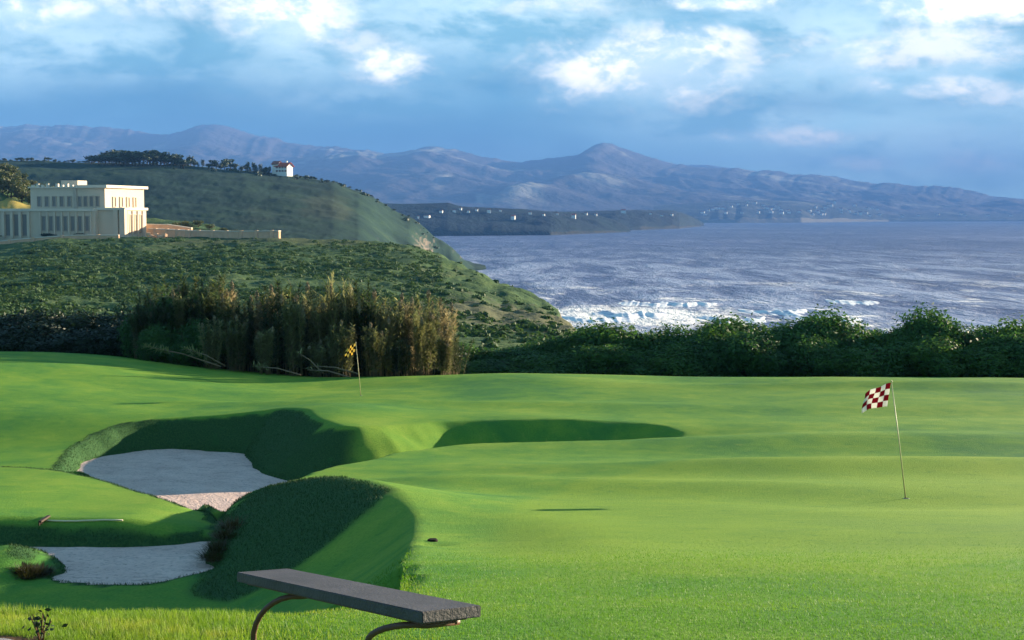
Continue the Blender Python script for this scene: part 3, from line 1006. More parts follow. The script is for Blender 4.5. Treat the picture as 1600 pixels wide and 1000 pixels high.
M['foam'], _t, _b, _o = new_mat('wave_foam')
_n = _t.noise(_t.scale(pos(_t), (0.5, 1, 1)), 0.16, 6, 0.65, 0.8)
_t.l.new(_t.mix(_t.step(_n, 0.38, 0.56), (0.38, 0.41, 0.55), (0.82, 0.82, 0.83)), _b.inputs['Base Color'])
_b.inputs['Roughness'].default_value = 0.8
bump(_t, _b, _n, 0.5)
BR = [(985, 492, 34, 1.5, 'white breaker rolling in beside the near cliff'), (1075, 476, 30, 1.4, 'long white wave crest left of centre in the bay'),
      (1218, 488, 34, 1.4, 'short bright breaker above the rounded hedge top'), (1335, 473, 26, .8, 'thin white crest far right behind the shrubs'),
      (930, 500, 34, 1.2, 'foaming wave at the foot of the near cliff'), (1150, 500, 30, 1.2, 'low foam line just over the hedge'),
      (1010, 476, 30, 1.0, 'faint white crest outside the main breaker'), (1290, 500, 34, 1.2, 'low white wave in front of the right shrubs')]
for i, b in enumerate(BR):
    breaker('wave_water', *b, rot=random.uniform(-0.15, 0.15), seed=80 + i)

# --- air between here and the mountains
hz = MB()
hz.box(-27000, 27000, -420, 30000, -3, 1240)
haze_m = bpy.data.materials.new('haze')
haze_m.use_nodes = True
ht = NT(haze_m.node_tree)
ht.n.clear()
pv = ht.node('ShaderNodeVolumePrincipled')
pv.inputs['Color'].default_value = (0.12, 0.27, 0.60, 1)
pv.inputs['Density'].default_value = 9.0e-5
pv.inputs['Anisotropy'].default_value = -0.2
hout = ht.node('ShaderNodeOutputMaterial')
ht.l.new(pv.outputs[0], hout.inputs['Volume'])
hazeo = hz.build('haze', haze_m)
tag(hazeo, 'thin blue sea haze over the bay', kind='stuff')

# ------------------------------------------------------------------ foliage builders
def leaf_quads(P, N, size, aspect=1.6, r=None, jitter=0.9):
    """one quad per point P facing roughly along N"""
    r = r or rng
    n = len(P)
    N = N + r.normal(0, jitter * 0.5, (n, 3))
    N /= np.linalg.norm(N, axis=1, keepdims=True) + 1e-9
    A = np.cross(N, r.normal(0, 1, (n, 3)))
    A /= np.linalg.norm(A, axis=1, keepdims=True) + 1e-9
    B = np.cross(N, A)
    s = (size * r.uniform(0.6, 1.3, n))[:, None]
    A = A * s * aspect * 0.5
    B = B * s * 0.5
    V = np.stack([P - A, P + B * 0.9, P + A, P - B * 0.9], 1).reshape(-1, 3)
    F = np.arange(4 * n).reshape(n, 4)
    return V, F


def crown_points(lobes, n, r, shell=0.35):
    """points near the surface of a set of ellipsoid lobes (x, y, z, rx, ry, rz)"""
    w_ = np.array([l[3] * l[4] for l in lobes])
    k = r.choice(len(lobes), n, p=w_ / w_.sum())
    L = np.array(lobes)[k]
    d = r.normal(0, 1, (n, 3))
    d /= np.linalg.norm(d, axis=1, keepdims=True)
    bumpy = 1 + 0.16 * np.sin(d[:, 0] * 7 + k) * np.sin(d[:, 1] * 6 + 2 * k) + 0.10 * np.sin(d[:, 2] * 13 + k * 3)
    rad = (1 - shell * r.random(n) ** 1.6) * bumpy
    P = L[:, :3] + d * L[:, 3:] * rad[:, None]
    keep = P[:, 2] > 0.03
    return P[keep], (d / L[:, 3:])[keep] * 1.0


def shrub_mesh(name, seed, wid, dep, hei, n, leaf, mat, lobes_n=11, spiky=0.0):
    r = np.random.default_rng(seed)
    lobes = []
    for i in range(lobes_n):
        f = r.random()
        a = r.uniform(0, 2 * math.pi)
        rr = r.random() ** 0.6 * 0.62
        z = hei * (0.25 + 0.55 * f) * (1 - 0.35 * rr)
        s = r.uniform(0.20, 0.36)
        lobes.append((math.cos(a) * rr * wid / 2, math.sin(a) * rr * dep / 2, z, wid * s, dep * s, hei * s * r.uniform(0.7, 1.0)))
    lobes.append((0, 0, hei * 0.38, wid * 0.42, dep * 0.42, hei * 0.40))
    P, N = crown_points(lobes, n, r)
    N /= np.linalg.norm(N, axis=1, keepdims=True)
    V, F = leaf_quads(P, N, leaf, 1.7, r)
    # a few sprigs standing out of the outline
    m = int(n * 0.05)
    idx = r.choice(len(P), m)
    S = P[idx] + N[idx] * r.uniform(0.05, 0.32, (m, 1)) + np.array([0, 0, 1]) * r.uniform(0, 0.25 + spiky, (m, 1))
    V2, F2 = leaf_quads(S, N[idx], leaf * 0.9, 2.2, r)
    return mesh_np(name, np.vstack([V, V2]), np.vstack([F, F2 + len(V)]), mat)


def branch_mesh(name, seed, wid, hei, rad, n=5):
    r = random.Random(seed)
    mb = MB()
    for i in range(n):
        a = 2 * math.pi * i / n + r.uniform(-.4, .4)
        tip_ = Vector((math.cos(a) * wid * .3, math.sin(a) * wid * .3, hei * r.uniform(.55, .8)))
        p0 = Vector((r.uniform(-.1, .1), r.uniform(-.1, .1), -0.35))
        p1 = p0.lerp(tip_, .35) + Vector((0, 0, hei * .1))
        mb.tube([p0, p1, p0.lerp(tip_, .7), tip_], [rad, rad * .8, rad * .55, rad * .2], 6)
    return mb.mesh(name, M['bark'])


# ------------------------------------------------------------------ hedge of shrubs behind the green (right) and behind the left rise
SHR = []
for i, (wd, dp, he) in enumerate([(4.2, 3.6, 3.6), (3.6, 3.4, 4.0), (4.8, 3.8, 3.2), (3.4, 3.2, 3.4), (4.4, 4.0, 4.2)]):
    SHR.append((shrub_mesh('crown', 100 + i, wd, dp, he, 12000, 0.125, M['shrub'], 14), branch_mesh('trunk', 200 + i, wd, he, 0.09), he))
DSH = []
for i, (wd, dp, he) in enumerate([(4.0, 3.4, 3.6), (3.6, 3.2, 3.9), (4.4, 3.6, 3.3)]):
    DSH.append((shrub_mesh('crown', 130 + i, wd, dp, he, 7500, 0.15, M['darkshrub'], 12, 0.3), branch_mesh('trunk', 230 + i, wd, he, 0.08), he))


def plant(name, kind, X, Y, Z, sc, rz, label, cat, group, parts=('crown', 'trunk')):
    root = empty(name, (X, Y, Z), rz, label, cat, group)
    root.scale = sc
    link(parts[0], kind[0], root)
    link(parts[1], kind[1], root)
    return root


# outline of the hedge top in the photograph: (u, v)
HTOP = [(700, 530), (740, 528), (790, 527), (850, 527), (875, 512), (900, 508), (945, 498), (985, 505), (1040, 505), (1085, 502), (1120, 494), (1155, 490), (1185, 500), (1210, 508), (1240, 497),
        (1285, 481), (1320, 488), (1355, 496), (1400, 492), (1445, 479), (1475, 484), (1510, 492), (1560, 488), (1600, 486), (1700, 490)]
hu, hv = zip(*HTOP)
SPECIAL = {1155: 'pale topped rounded shrub rising midway along the right hedge', 1288: 'broad domed shrub, the first high dome in the hedge left of the checkered flag',
           1448: 'tallest brownish topped shrub in the hedge just right of the checkered flag', 945: 'rounded shrub with a pointed top below the white surf',
           1240: 'shrub leaning against the left side of the broad domed shrub'}


PLACES = [(700, 'right beside the last brown canes'), (748, 'under the sandy strip of the near headland'), (800, 'below the dry slope of the near headland'),
          (850, 'below the cliff tip of the near headland'), (900, 'just right of the cliff tip'), (945, 'under the first patch of surf'), (990, 'below the brightest surf'),
          (1035, 'between the brightest surf and the long wave'), (1075, 'below the long white wave'), (1120, 'left of the pale topped round shrub'), (1155, 'at the pale topped round shrub'),
          (1200, 'in the dip below a short breaker'), (1245, 'left of the broad high dome'), (1288, 'at the foot of the broad high dome'), (1335, 'between the broad dome and the checkered flag'),
          (1375, 'straight behind the checkered flag'), (1415, 'between the flag and the tallest shrub'), (1450, 'at the tallest brownish shrub'), (1495, 'just right of the tallest brownish shrub'),
          (1545, 'near the right end of the hedge'), (1600, 'at the right edge of the picture')]


def hedge_label(u, row):
    p = min(PLACES, key=lambda q: abs(q[0] - u))[1]
    return ('low dark green shrub in the hedge front ' if row == 1 else 'tall dark green shrub at the hedge back ') + p


hr = random.Random(5)
hedge_pts = []
u = 700
while u < 1690:
    hedge_pts.append((u, 78.5 + hr.uniform(-1.2, 1.2), 0))
    u += hr.uniform(26, 40)
u = 716
while u < 1690:
    hedge_pts.append((u, 75.2 + hr.uniform(-.8, .8), 1))
    u += hr.uniform(44, 62)
for uu in SPECIAL:
    k = min((p for p in hedge_pts if p[2] == 0), key=lambda p: abs(p[0] - uu))
    hedge_pts[hedge_pts.index(k)] = (uu, 78.5, 2)
for (u, Y, row) in hedge_pts:
    X = ray(u, 500)[0] * Y
    top = v2h(float(np.interp(u, hu, hv)), Y)
    if row == 1:
        top -= hr.uniform(0.6, 1.5)
    elif row == 0:
        top -= hr.uniform(0.0, 0.45)
    g = float(ground_h(np.array([X]), np.array([Y]))[0])
    kind = SHR[hr.randrange(5)]
    if row == 2:
        kind = SHR[4] if u in (1288, 1448) else SHR[1]
    sz = (top - g + 0.1) / kind[2]
    sxy = hr.uniform(0.85, 1.1) * (1.25 if row == 2 else 1)
    plant('shrub', kind, X, Y, EYE + g - 0.1, (sxy, sxy, sz), hr.uniform(0, 6.28), SPECIAL[u] if row == 2 else hedge_label(u, row), 'shrub', 'shrubs in the hedge behind the green')

# hedge on the left, shade from the canes darkened into its leaves
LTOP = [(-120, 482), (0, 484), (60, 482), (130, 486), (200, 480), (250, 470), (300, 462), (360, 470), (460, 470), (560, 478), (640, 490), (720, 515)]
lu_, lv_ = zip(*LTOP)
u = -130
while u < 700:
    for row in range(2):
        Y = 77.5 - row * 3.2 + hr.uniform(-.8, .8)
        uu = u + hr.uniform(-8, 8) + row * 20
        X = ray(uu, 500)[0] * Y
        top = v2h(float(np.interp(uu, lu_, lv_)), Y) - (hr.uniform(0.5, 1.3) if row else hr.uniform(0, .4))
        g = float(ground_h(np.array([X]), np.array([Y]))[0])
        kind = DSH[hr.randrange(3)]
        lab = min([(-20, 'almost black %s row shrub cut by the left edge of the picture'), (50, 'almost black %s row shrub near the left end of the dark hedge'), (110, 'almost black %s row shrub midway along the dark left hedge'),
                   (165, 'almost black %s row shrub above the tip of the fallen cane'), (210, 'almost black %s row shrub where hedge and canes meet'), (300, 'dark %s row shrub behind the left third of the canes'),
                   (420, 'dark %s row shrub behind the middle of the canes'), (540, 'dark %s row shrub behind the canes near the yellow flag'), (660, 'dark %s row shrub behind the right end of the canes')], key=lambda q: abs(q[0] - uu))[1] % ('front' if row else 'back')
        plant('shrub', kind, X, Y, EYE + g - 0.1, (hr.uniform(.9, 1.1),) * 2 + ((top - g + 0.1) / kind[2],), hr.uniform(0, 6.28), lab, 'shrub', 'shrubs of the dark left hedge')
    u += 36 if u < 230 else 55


# ------------------------------------------------------------------ giant canes
def ribbon(P0, dirh, length, width, droop, r, seg=3):
    """arching blades: P0 (n,3), dirh (n,3) unit start direction"""
    n = len(P0)
    side = np.cross(dirh, np.array([0, 0, 1.0]))
    side /= np.linalg.norm(side, axis=1, keepdims=True) + 1e-9
    rows = []
    for k in range(seg + 1):
        t = k / seg
        c = P0 + dirh * (length * t)[:, None] + np.array([0, 0, -1.0]) * (droop * t * t)[:, None]
        wv = (width * (1 - 0.92 * t ** 1.5) * (0.55 + 0.9 * min(t * 3, 1) * 0.5))[:, None]
        rows.append(c - side * wv / 2)
        rows.append(c + side * wv / 2)
    V = np.stack(rows, 1).reshape(-1, 3)
    b = np.arange(n)[:, None] * (2 * (seg + 1))
    F = np.concatenate([b + np.array([[2 * k, 2 * k + 1, 2 * k + 3, 2 * k + 2]]) for k in range(seg)], 0)
    return V, F


def cane_clump(seed, n_st=13, hei=4.9, spread=0.75, plumes=2, leaf_mat='cane', lean=0.045):
    r = np.random.default_rng(seed)
    st = MB()
    LP, LD, LL, LW, LDr = [], [], [], [], []
    GP = []
    pv_, pf_ = [], []
    nb = 0
    for i in range(n_st):
        a = r.uniform(0, 2 * math.pi)
        q = math.sqrt(r.random()) * spread
        x, y = q * math.cos(a), q * math.sin(a)
        h = hei * r.uniform(0.62, 1.0)
        lx, ly2 = r.normal(0, lean) * h, r.normal(0, lean) * h
        bend = r.uniform(0.0, 0.25)
        pts = []
        for t in np.linspace(0, 1, 5):
            pts.append((x + lx * t + math.cos(a) * bend * t ** 3, y + ly2 * t + math.sin(a) * bend * t ** 3, -0.3 + (h + 0.3) * t))
        st.tube(pts, [0.022, 0.02, 0.017, 0.013, 0.006], 5)
        m = int(h * 34)
        tt = r.uniform(0.08, 1.0, m) ** 0.65
        pp = np.stack([np.interp(tt, np.linspace(0, 1, 5), [p[k] for p in pts]) for k in range(3)], 1)
        az = r.uniform(0, 2 * math.pi, m)
        up = r.uniform(0.45, 1.5, m)
        d = np.stack([np.cos(az), np.sin(az), up], 1)
        d /= np.linalg.norm(d, axis=1, keepdims=True)
        LP.append(pp)
        LD.append(d)
        LL.append(r.uniform(0.30, 0.75, m))
        LW.append(r.uniform(0.05, 0.12, m))
        LDr.append(r.uniform(0.10, 0.42, m))
        if i < plumes:
            # feathery head
            mm = 130
            t2 = r.random(mm)
            top = np.array(pts[-1])
            ang = r.uniform(0, 2 * math.pi, mm)
            rad_ = 0.10 * np.sin(np.clip(t2, 0.05, 1) * math.pi) + 0.015
            c = top + np.stack([np.cos(ang) * rad_, np.sin(ang) * rad_, t2 * 0.62 - 0.10], 1)
            V, F = leaf_quads(c, np.stack([np.cos(ang), np.sin(ang), 0.2 * ang], 1), 0.06, 2.4, r)
            pv_.append(V)
            pf_.append(F + nb)
            nb += len(V)
    V, F = ribbon(np.vstack(LP), np.vstack(LD), np.hstack(LL), np.hstack(LW), np.hstack(LDr), r)
    leaf = mesh_np('leaves', V, F, M[leaf_mat])
    stalk = st.mesh('stalks', M['stalk'])
    plume = mesh_np('plume', np.vstack(pv_), np.vstack(pf_), M['plume']) if plumes else None
    return leaf, stalk, plume


CANES = [cane_clump(300, 14, 4.9, .46, 2, 'cane'), cane_clump(301, 16, 5.0, .75, 1, 'canegreen', .07), cane_clump(302, 10, 4.8, .32, 3, 'canedry', .06),
         cane_clump(303, 15, 5.0, .60, 2, 'cane', .08), cane_clump(304, 15, 4.9, .80, 0, 'canegreen', .09), cane_clump(305, 10, 4.9, .34, 2, 'cane', .05)]
CTOP = [(205, 478), (235, 452), (262, 447), (300, 436), (345, 434), (370, 447), (400, 452), (440, 436), (470, 452), (500, 450), (520, 430), (545, 442), (590, 446), (620, 462), (650, 450), (690, 468), (706, 500)]
cu_, cv_ = zip(*CTOP)
cr = random.Random(21)


def put_cane(u, Y, top_v, ki, label, group='clumps of tall canes at the edge of the green', hs=1.0):
    X = ray(u, 500)[0] * Y
    g = float(ground_h(np.array([X]), np.array([Y]))[0])
    top = v2h(top_v, Y)
    k = CANES[ki]
    root = empty('cane_clump', (X, Y, EYE + g - 0.02), cr.uniform(0, 6.28), label, 'cane', group)
    s = (top - g) / 4.9 * hs
    root.scale = (min(1.1, max(s, .6)),) * 2 + (s,)
    tag(link('leaves', k[0], root), kind='stuff')
    tag(link('stalks', k[1], root), kind='stuff')
    if k[2]:
        tag(link('plume', k[2], root), kind='stuff')
    return root


CPLACES = [(222, 'at the left end of the stand'), (258, 'above the leafy tip of the fallen cane'), (300, 'above the middle of the long fallen cane'), (345, 'where the fallen canes start'),
           (385, 'left of the middle of the stand'), (425, 'above the low lying brown cane'), (465, 'in the middle of the stand'), (500, 'left of the yellow flag'),
           (548, 'behind the yellow flag'), (590, 'right of the yellow flag'), (635, 'near the right end of the stand'), (680, 'at the right end of the stand')]


def cane_label(u, dry, row):
    p = min(CPLACES, key=lambda q: abs(q[0] - u))[1]
    return ('dry brown' if dry else 'olive green') + ' cane clump in the ' + ('back', 'middle', 'front')[row] + ' row ' + p


for row, (Y0, step, drop) in enumerate([(72.5, 20, 0), (70.0, 25, 14), (67.8, 40, 46)]):
    u = 222 if row < 2 else 330
    while u < 702:
        Y = Y0 + cr.uniform(-.7, .7)
        tv = float(np.interp(u, cu_, cv_)) + drop * cr.uniform(.3, 1.5) + cr.uniform(-6, 16)
        ki = cr.choice([1, 4, 1, 0]) if u < 330 else cr.choice([0, 2, 3, 5, 1, 0, 3, 1, 4])
        put_cane(u, Y, tv, ki, cane_label(u, ki in (2, 5), row))
        u += cr.uniform(.75, 1.25) * step
for (u, tv, lab) in [(222, 476, 'round green bush at the left end of the cane stand'), (252, 458, 'tall green bush, second from the left end of the cane stand'), (286, 450, 'tallest green bush among the left canes'),
                     (322, 456, 'green bush where the left canes turn brown'), (240, 500, 'low green bush above the pale tip of the long fallen cane'), (300, 496, 'low green bush behind the short fallen cane')]:
    Y = 71.5 if tv < 490 else 69.3
    X = ray(u, 500)[0] * Y
    g = float(ground_h(np.array([X]), np.array([Y]))[0])
    k = SHR[cr.randrange(5)]
    sz = (v2h(tv, Y) - g) / k[2]
    plant('shrub', k, X, Y, EYE + g - .1, (0.55, 0.55, sz), cr.uniform(0, 6.28), lab, 'shrub', 'green bushes among the left canes')
# thin tall stems that stand out
put_cane(517, 69.5, 424, 5, 'tallest thin cane clump, its dry plume above all others', hs=1.0).scale.x = 0.35
put_cane(548, 69.8, 432, 5, 'thin dry cane clump just above the yellow flag').scale.x = 0.4
put_cane(697, 68.0, 474, 2, 'last brown cane clump at the right end of the stand')
put_cane(709, 69.0, 524, 4, 'short green cane clump trailing off at the right end', hs=1.0)


def leaning(name, p0, p1, label, dry=True, seed=0, n=80, tuft=0.45):
    """a broken cane lying over, leafy towards its tip"""
    r = np.random.default_rng(seed)
    root = empty(name, p0, 0, label, 'cane', None)
    a = Vector((0, 0, 0))
    b = Vector(p1) - Vector(p0)
    mb = MB()
    mid_ = a.lerp(b, .5) + Vector((0, 0, 0.12))
    mb.tube([a, mid_, b], [0.034, 0.028, 0.014], 6)
    mb.build('stalk', M['canestick'], root)
    t = 1 - tuft * r.random(n) ** 1.3
    P_ = np.array([a.lerp(b, float(x)) for x in t]) + r.normal(0, 0.05, (n, 3))
    d = r.normal(0, 1, (n, 3)) + np.array(b.normalized()) * 0.8
    d[:, 2] = np.abs(d[:, 2])
    d /= np.linalg.norm(d, axis=1, keepdims=True)
    V, F = ribbon(P_, d, r.uniform(.22, .45, n), r.uniform(.05, .08, n), r.uniform(.02, .2, n), r)
    tag(link('leaves', mesh_np('leaves', V, F, M['cane'] if not dry else M['palecane']), root), kind='stuff')


M['canestick'] = simple('dead_cane_stick', (0.22, 0.15, 0.10), 0.7, 0.2, 0.3, 2)
M['palecane'] = mat_leaf('pale_cane_leaf', ((0.12, 0.14, 0.06), (0.22, 0.23, 0.10), (0.34, 0.32, 0.16)), 0.3)


def gpoint(u, v, Y):
    p = at(u, v, Y)
    return p


leaning('fallen_cane', gpoint(345, 573, 66.5), gpoint(228, 541, 66.2), 'long fallen cane with a pale leafy tip, leftmost in front of the dark hedge', True, 1, 120, .35)
leaning('fallen_cane', gpoint(352, 572, 66.8), gpoint(290, 545, 66.4), 'shorter fallen cane lying above the leftmost long one', True, 2, 80, .45)
leaning('fallen_cane', gpoint(470, 586, 65.8), gpoint(398, 573, 66.2), 'brown cane lying low at the foot of the stand, left of centre', True, 3, 26, .3)
leaning('fallen_cane', gpoint(505, 583, 66.0), gpoint(462, 549, 66.2), 'broken cane slanting up left of the yellow flag', True, 4, 16, .2)
leaning('fallen_cane', gpoint(560, 584, 66.0), gpoint(487, 572, 66.2), 'bare reddish cane lying flat beneath the yellow flag', True, 5, 6, .2)
leaning('fallen_cane', gpoint(545, 589, 65.6), gpoint(480, 578, 65.9), 'bare pale cane lying lowest beneath the yellow flag', True, 6, 6, .2)


# ------------------------------------------------------------------ scrub on the near headland (nobody could count it)
def scatter_scrub(name, n, umin, umax, Ymin, Ymax, size, quads, mat, label, seed, cond=None, leaf=0.16):
    r = np.random.default_rng(seed)
    U = r.uniform(umin, umax, n * 3)
    Yq = Ymin * (Ymax / Ymin) ** r.random(n * 3)
    X = (U - 800) / FPX / math.cos(PITCH) * Yq
    H = land_h(X, Yq)
    dens = vnoise(X, Yq, 38, seed, 5)
    ok = (H > -38) & (dens + r.normal(0, 0.25, len(X)) > 0.0)
    if cond is not None:
        ok &= cond(U, Yq, X, H)
    X, Yq, H, U = X[ok][:n], Yq[ok][:n], H[ok][:n], U[ok][:n]
    n = len(X)
    s = size * (0.3 + 1.2 * r.random(n) ** 1.6)
    d = r.normal(0, 1, (n, quads, 3))
    d /= np.linalg.norm(d, axis=2, keepdims=True)
    d[..., 2] = np.abs(d[..., 2])
    Pq = d * np.stack([s, s * 0.9, s * 0.62], -1)[:, None, :] * r.uniform(0.75, 1.05, (n, quads, 1))
    Pq = Pq + np.stack([X, Yq, H + EYE - 0.15], -1)[:, None, :]
    V, F = leaf_quads(Pq.reshape(-1, 3), d.reshape(-1, 3), leaf * np.repeat(s, quads) / size, 1.4, r, 0.7)
    o = link(name, mesh_np(name, V, F, mat))
    tag(o, label, kind='stuff')


scatter_scrub('scrub', 7500, -60, 700, 112, 430, 1.0, 52, M['scrub'], 'low green scrub covering the near headland', 61, leaf=0.30,
              cond=lambda U, Y, X, H: U < 690)
scatter_scrub('scrub', 900, 640, 880, 112, 400, 0.7, 30, M['scrub'], 'sparse scrub on the dry tip of the near headland', 62, leaf=0.4)
scatter_scrub('scrub', 500, -60, 690, 800, 1225, 2.6, 34, M['fartree'], 'dark bushes dotting the second headland', 63, leaf=1.0,
              cond=lambda U, Y, X, H: (Y > 1150))


# ------------------------------------------------------------------ trees on the skyline
def tree_kind(seed, hei, wid, trunk, mat, n, leaf, flat=0.5, lob=8):
    r = np.random.default_rng(seed)
    lobes = []
    for i in range(lob):
        a = r.uniform(0, 6.28)
        q = r.random() ** .6 * wid * .33
        lobes.append((q * math.cos(a), q * math.sin(a), trunk + (hei - trunk) * r.uniform(.25, .8), wid * r.uniform(.18, .3), wid * r.uniform(.18, .3), (hei - trunk) * r.uniform(.2, .34)))
    P_, N_ = crown_points(lobes, n, r, 0.5)
    V, F = leaf_quads(P_, N_ / np.linalg.norm(N_, axis=1, keepdims=True), leaf, 1.4, r)
    mb = MB()
    mb.tube([(0, 0, -1), (0.1, 0, trunk * .6), (0.05, .1, trunk + (hei - trunk) * .5)], [wid * .045, wid * .035, wid * .015], 6)
    for k in range(4):
        a = k * 1.57 + r.uniform(-.4, .4)
        mb.tube([(0.1, 0, trunk * .6), (math.cos(a) * wid * .15, math.sin(a) * wid * .15, trunk * .95), (math.cos(a) * wid * .28, math.sin(a) * wid * .28, trunk + (hei - trunk) * .45)],
                [wid * .025, wid * .018, wid * .006], 5)
    return mesh_np('crown', V, F, mat), mb.mesh('trunk', M['bark']), hei


FT = [tree_kind(400, 9, 9, 2.0, M['fartree'], 420, 1.0), tree_kind(401, 11, 7, 2.5, M['fartree'], 380, .95), tree_kind(402, 8, 10, 3.2, M['fartree'], 420, 1.0),
      tree_kind(403, 13, 5.0, 1.5, M['fartree'], 340, .85)]
tr = random.Random(9)
sky_trees = []


def far_tree(u, Y, hpx, label, group, kinds=(0, 1, 2), wide=1.0):
    X = (u - 800) / FPX / math.cos(PITCH) * Y
    H = float(land_h(np.array([X]), np.array([Y]))[0])
    k = FT[tr.choice(kinds)]
    s = hpx * Y / FPX / k[2]
    plant('tree', k, X, Y, EYE + H - 0.3, (s * wide, s * wide, s), tr.uniform(0, 6.28), label, 'tree', group)


G = 'trees along the ridge of the second headland'
u = 4
while u < 140:
    far_tree(u, 1195 + tr.uniform(-12, 8), tr.uniform(3, 7), 'small dark ridge tree at the far left behind the lit hill', G, wide=1.8)
    u += tr.uniform(6, 11)
u = 148
while u < 300:
    e = math.sin((u - 140) / 165 * math.pi)
    far_tree(u, 1190 + tr.uniform(-26, 8), 11 + 12 * e + tr.uniform(-3, 2), 'dark tree in the dense wood crowning the ridge', G, wide=1.5)
    u += tr.uniform(4, 7)
u = 302
while u < 424:
    far_tree(u, 1192 + tr.uniform(-12, 8), tr.uniform(8, 19), 'dark tree in the loose row left of the red roofed house', G, (0, 1, 3), 1.25)
    u += tr.uniform(5, 10)
u = 466
while u < 545:
    far_tree(u, 1192 + tr.uniform(-12, 6), tr.uniform(4, 7), 'low dark tree on the slope right of the red roofed house', G, (0, 2), 1.2)
    u += tr.uniform(6, 10)
u = 548
while u < 640:
    far_tree(u, 1192 + tr.uniform(-8, 6), tr.uniform(3, 5), 'tiny bush-like tree on the falling end of the ridge', G, (0, 2), 1.4)
    u += tr.uniform(8, 13)
for (uu, hh) in [(76, 9), (390, 18), (404, 15), (418, 14)]:
    far_tree(uu, 1185, hh, 'slender dark tree standing clear on the ridge', G, (3,))

# lit wooded knoll at the left edge, behind the building
OT = [tree_kind(410, 6, 6, 1.2, M['olivetree'], 700, .5, lob=10), tree_kind(411, 5, 7, 0.8, M['olivetree'], 700, .5, lob=10)]
G = 'sunlit trees on the knoll behind the large building'
KN = [(-40, 256), (0, 252), (20, 252), (40, 266), (60, 280), (80, 287), (96, 291)]
ku, kv = zip(*KN)
for row, Y in enumerate([540, 528, 516]):
    u = -30 + row * 5
    while u < 92:
        X = (u - 800) / FPX / math.cos(PITCH) * Y
        H = float(land_h(np.array([X]), np.array([Y]))[0])
        top = v2h(float(np.interp(u, ku, kv)) + row * 10 + tr.uniform(0, 4), Y)
        k = OT[tr.randrange(2)]
        s = max((top - H) / k[2], 0.45)
        s2 = min(s, 1.25)
        plant('tree', k, X, Y, EYE + H - 0.3, (s2, s2, s), tr.uniform(0, 6.28),
              ['olive tree on the skyline of the knoll above the building', 'olive tree midway down the knoll behind the building', 'lowest olive tree of the knoll, just over the yellow field'][row], 'tree', G)
        u += tr.uniform(11, 17)
# bushes on the small mound right of the building
G = 'bushes on the mound right of the large building'
for (u, Y, hp) in [(240, 500, 12), (256, 498, 13), (275, 500, 12), (292, 498, 11), (312, 500, 12), (330, 499, 10), (350, 498, 8), (366, 496, 7), (268, 488, 9), (300, 487, 9), (334, 486, 7)]:
    X = (u - 800) / FPX / math.cos(PITCH) * Y
    H = float(land_h(np.array([X]), np.array([Y]))[0])
    k = OT[tr.randrange(2)]
    s = hp * Y / FPX / k[2]
    plant('bush', k, X, Y, EYE + H - 0.2, (s * 1.5, s * 1.5, s), tr.uniform(0, 6.28), 'rounded olive bush on the grassy mound right of the building', 'bush', G)

# ------------------------------------------------------------------ the large pale building and its walls
M['stone'] = simple('pale_limestone', (0.56, 0.46, 0.36), 0.9, 0.15, 0.10, 0.25, 0.02, 2)
M['cornice'] = simple('cornice_stone', (0.62, 0.54, 0.45), 0.9, 0.15, 0.08, 0.4)
M['glass'] = simple('dark_window_glass', (0.17, 0.15, 0.14), 0.35, 0.5, 0.1, 1)
M['wframe'] = simple('window_surround', (0.40, 0.33, 0.27), 0.8, 0.2, 0.1, 1)
M['pinkwall'] = simple('pink_masonry', (0.64, 0.40, 0.26), 0.95, 0.1, 0.22, 0.6, 0.03, 3)
M['roof'] = simple('roof_gravel', (0.30, 0.26, 0.22), 0.95, 0.1, 0.15, 1)

_c = at(190, 370, 450)
BZ = _c.z
ALPHA = math.radians(167)      # local +x runs along the shaded long front to the left, +y runs back along the lit end
ca_, sa_ = math.cos(ALPHA), math.sin(ALPHA)
bld = empty('large_building', (_c.x, _c.y, BZ), ALPHA, 'large pale art deco building with flat roofs and a sunlit end wall on the headland', 'building')
# local frame: x along front (left, away), y must point back: use negative y in a rotated frame


def bb(mb, a0, a1, d0, d1, z0, z1):
    """a: metres along the front to the left, d: depth back from the front"""
    mb.box(a0, a1, -d1, -d0, z0, z1)


mb = MB()
bb(mb, 9.0, 75, 0.0, 15.8, -3.0, 8.1)
bb(mb, 0.0, 9.0, 2.0, 16.6, -3.0, 8.4)
bb(mb, 9.0, 40, 15.8, 34.0, -3.0, 8.1)
mb.build('wall', M['stone'], bld)
mb = MB()
bb(mb, 9.4, 36, 7.0, 33.4, 8.1, 15.6)
mb.build('upper_wall', M['stone'], bld)
mb = MB()
bb(mb, 8.2, 19, 6.0, 34.2, 15.6, 16.5)
mb.build('upper_cornice', M['cornice'], bld)
mb = MB()
bb(mb, 19, 36.5, 6.4, 33.8, 15.6, 16.0)
mb.build('upper_cornice', M['cornice'], bld)
mb = MB()
bb(mb, -0.5, 9.3, 1.5, 17.1, 8.4, 9.2)
mb.build('cornice', M['cornice'], bld)
mb = MB()
bb(mb, 9.3, 75.5, -0.5, 6.9, 8.1, 8.9)
mb.build('cornice', M['cornice'], bld)
mb = MB()
for k in range(9):
    a = 20.5 + k * 1.75
    if k != 4:
        bb(mb, a, a + 0.9, 6.6, 7.4, 16.0, 17.0 if k % 2 else 16.6)
tag(mb.build('parapet_ornament', M['cornice'], bld), kind='stuff')
mb = MB()
bb(mb, 23, 29, 14, 20, 16.0, 18.2)
mb.build('roof_house', M['stone'], bld)
# corner pylon between front and end
mb = MB()
bb(mb, -0.7, 1.1, 0.8, 2.6, -3, 8.8)
mb.build('corner_pier', M['stone'], bld)
mb = MB()
bb(mb, 1.9, 3.5, 1.2, 2.4, -3, 8.6)
mb.build('corner_pier', M['stone'], bld)


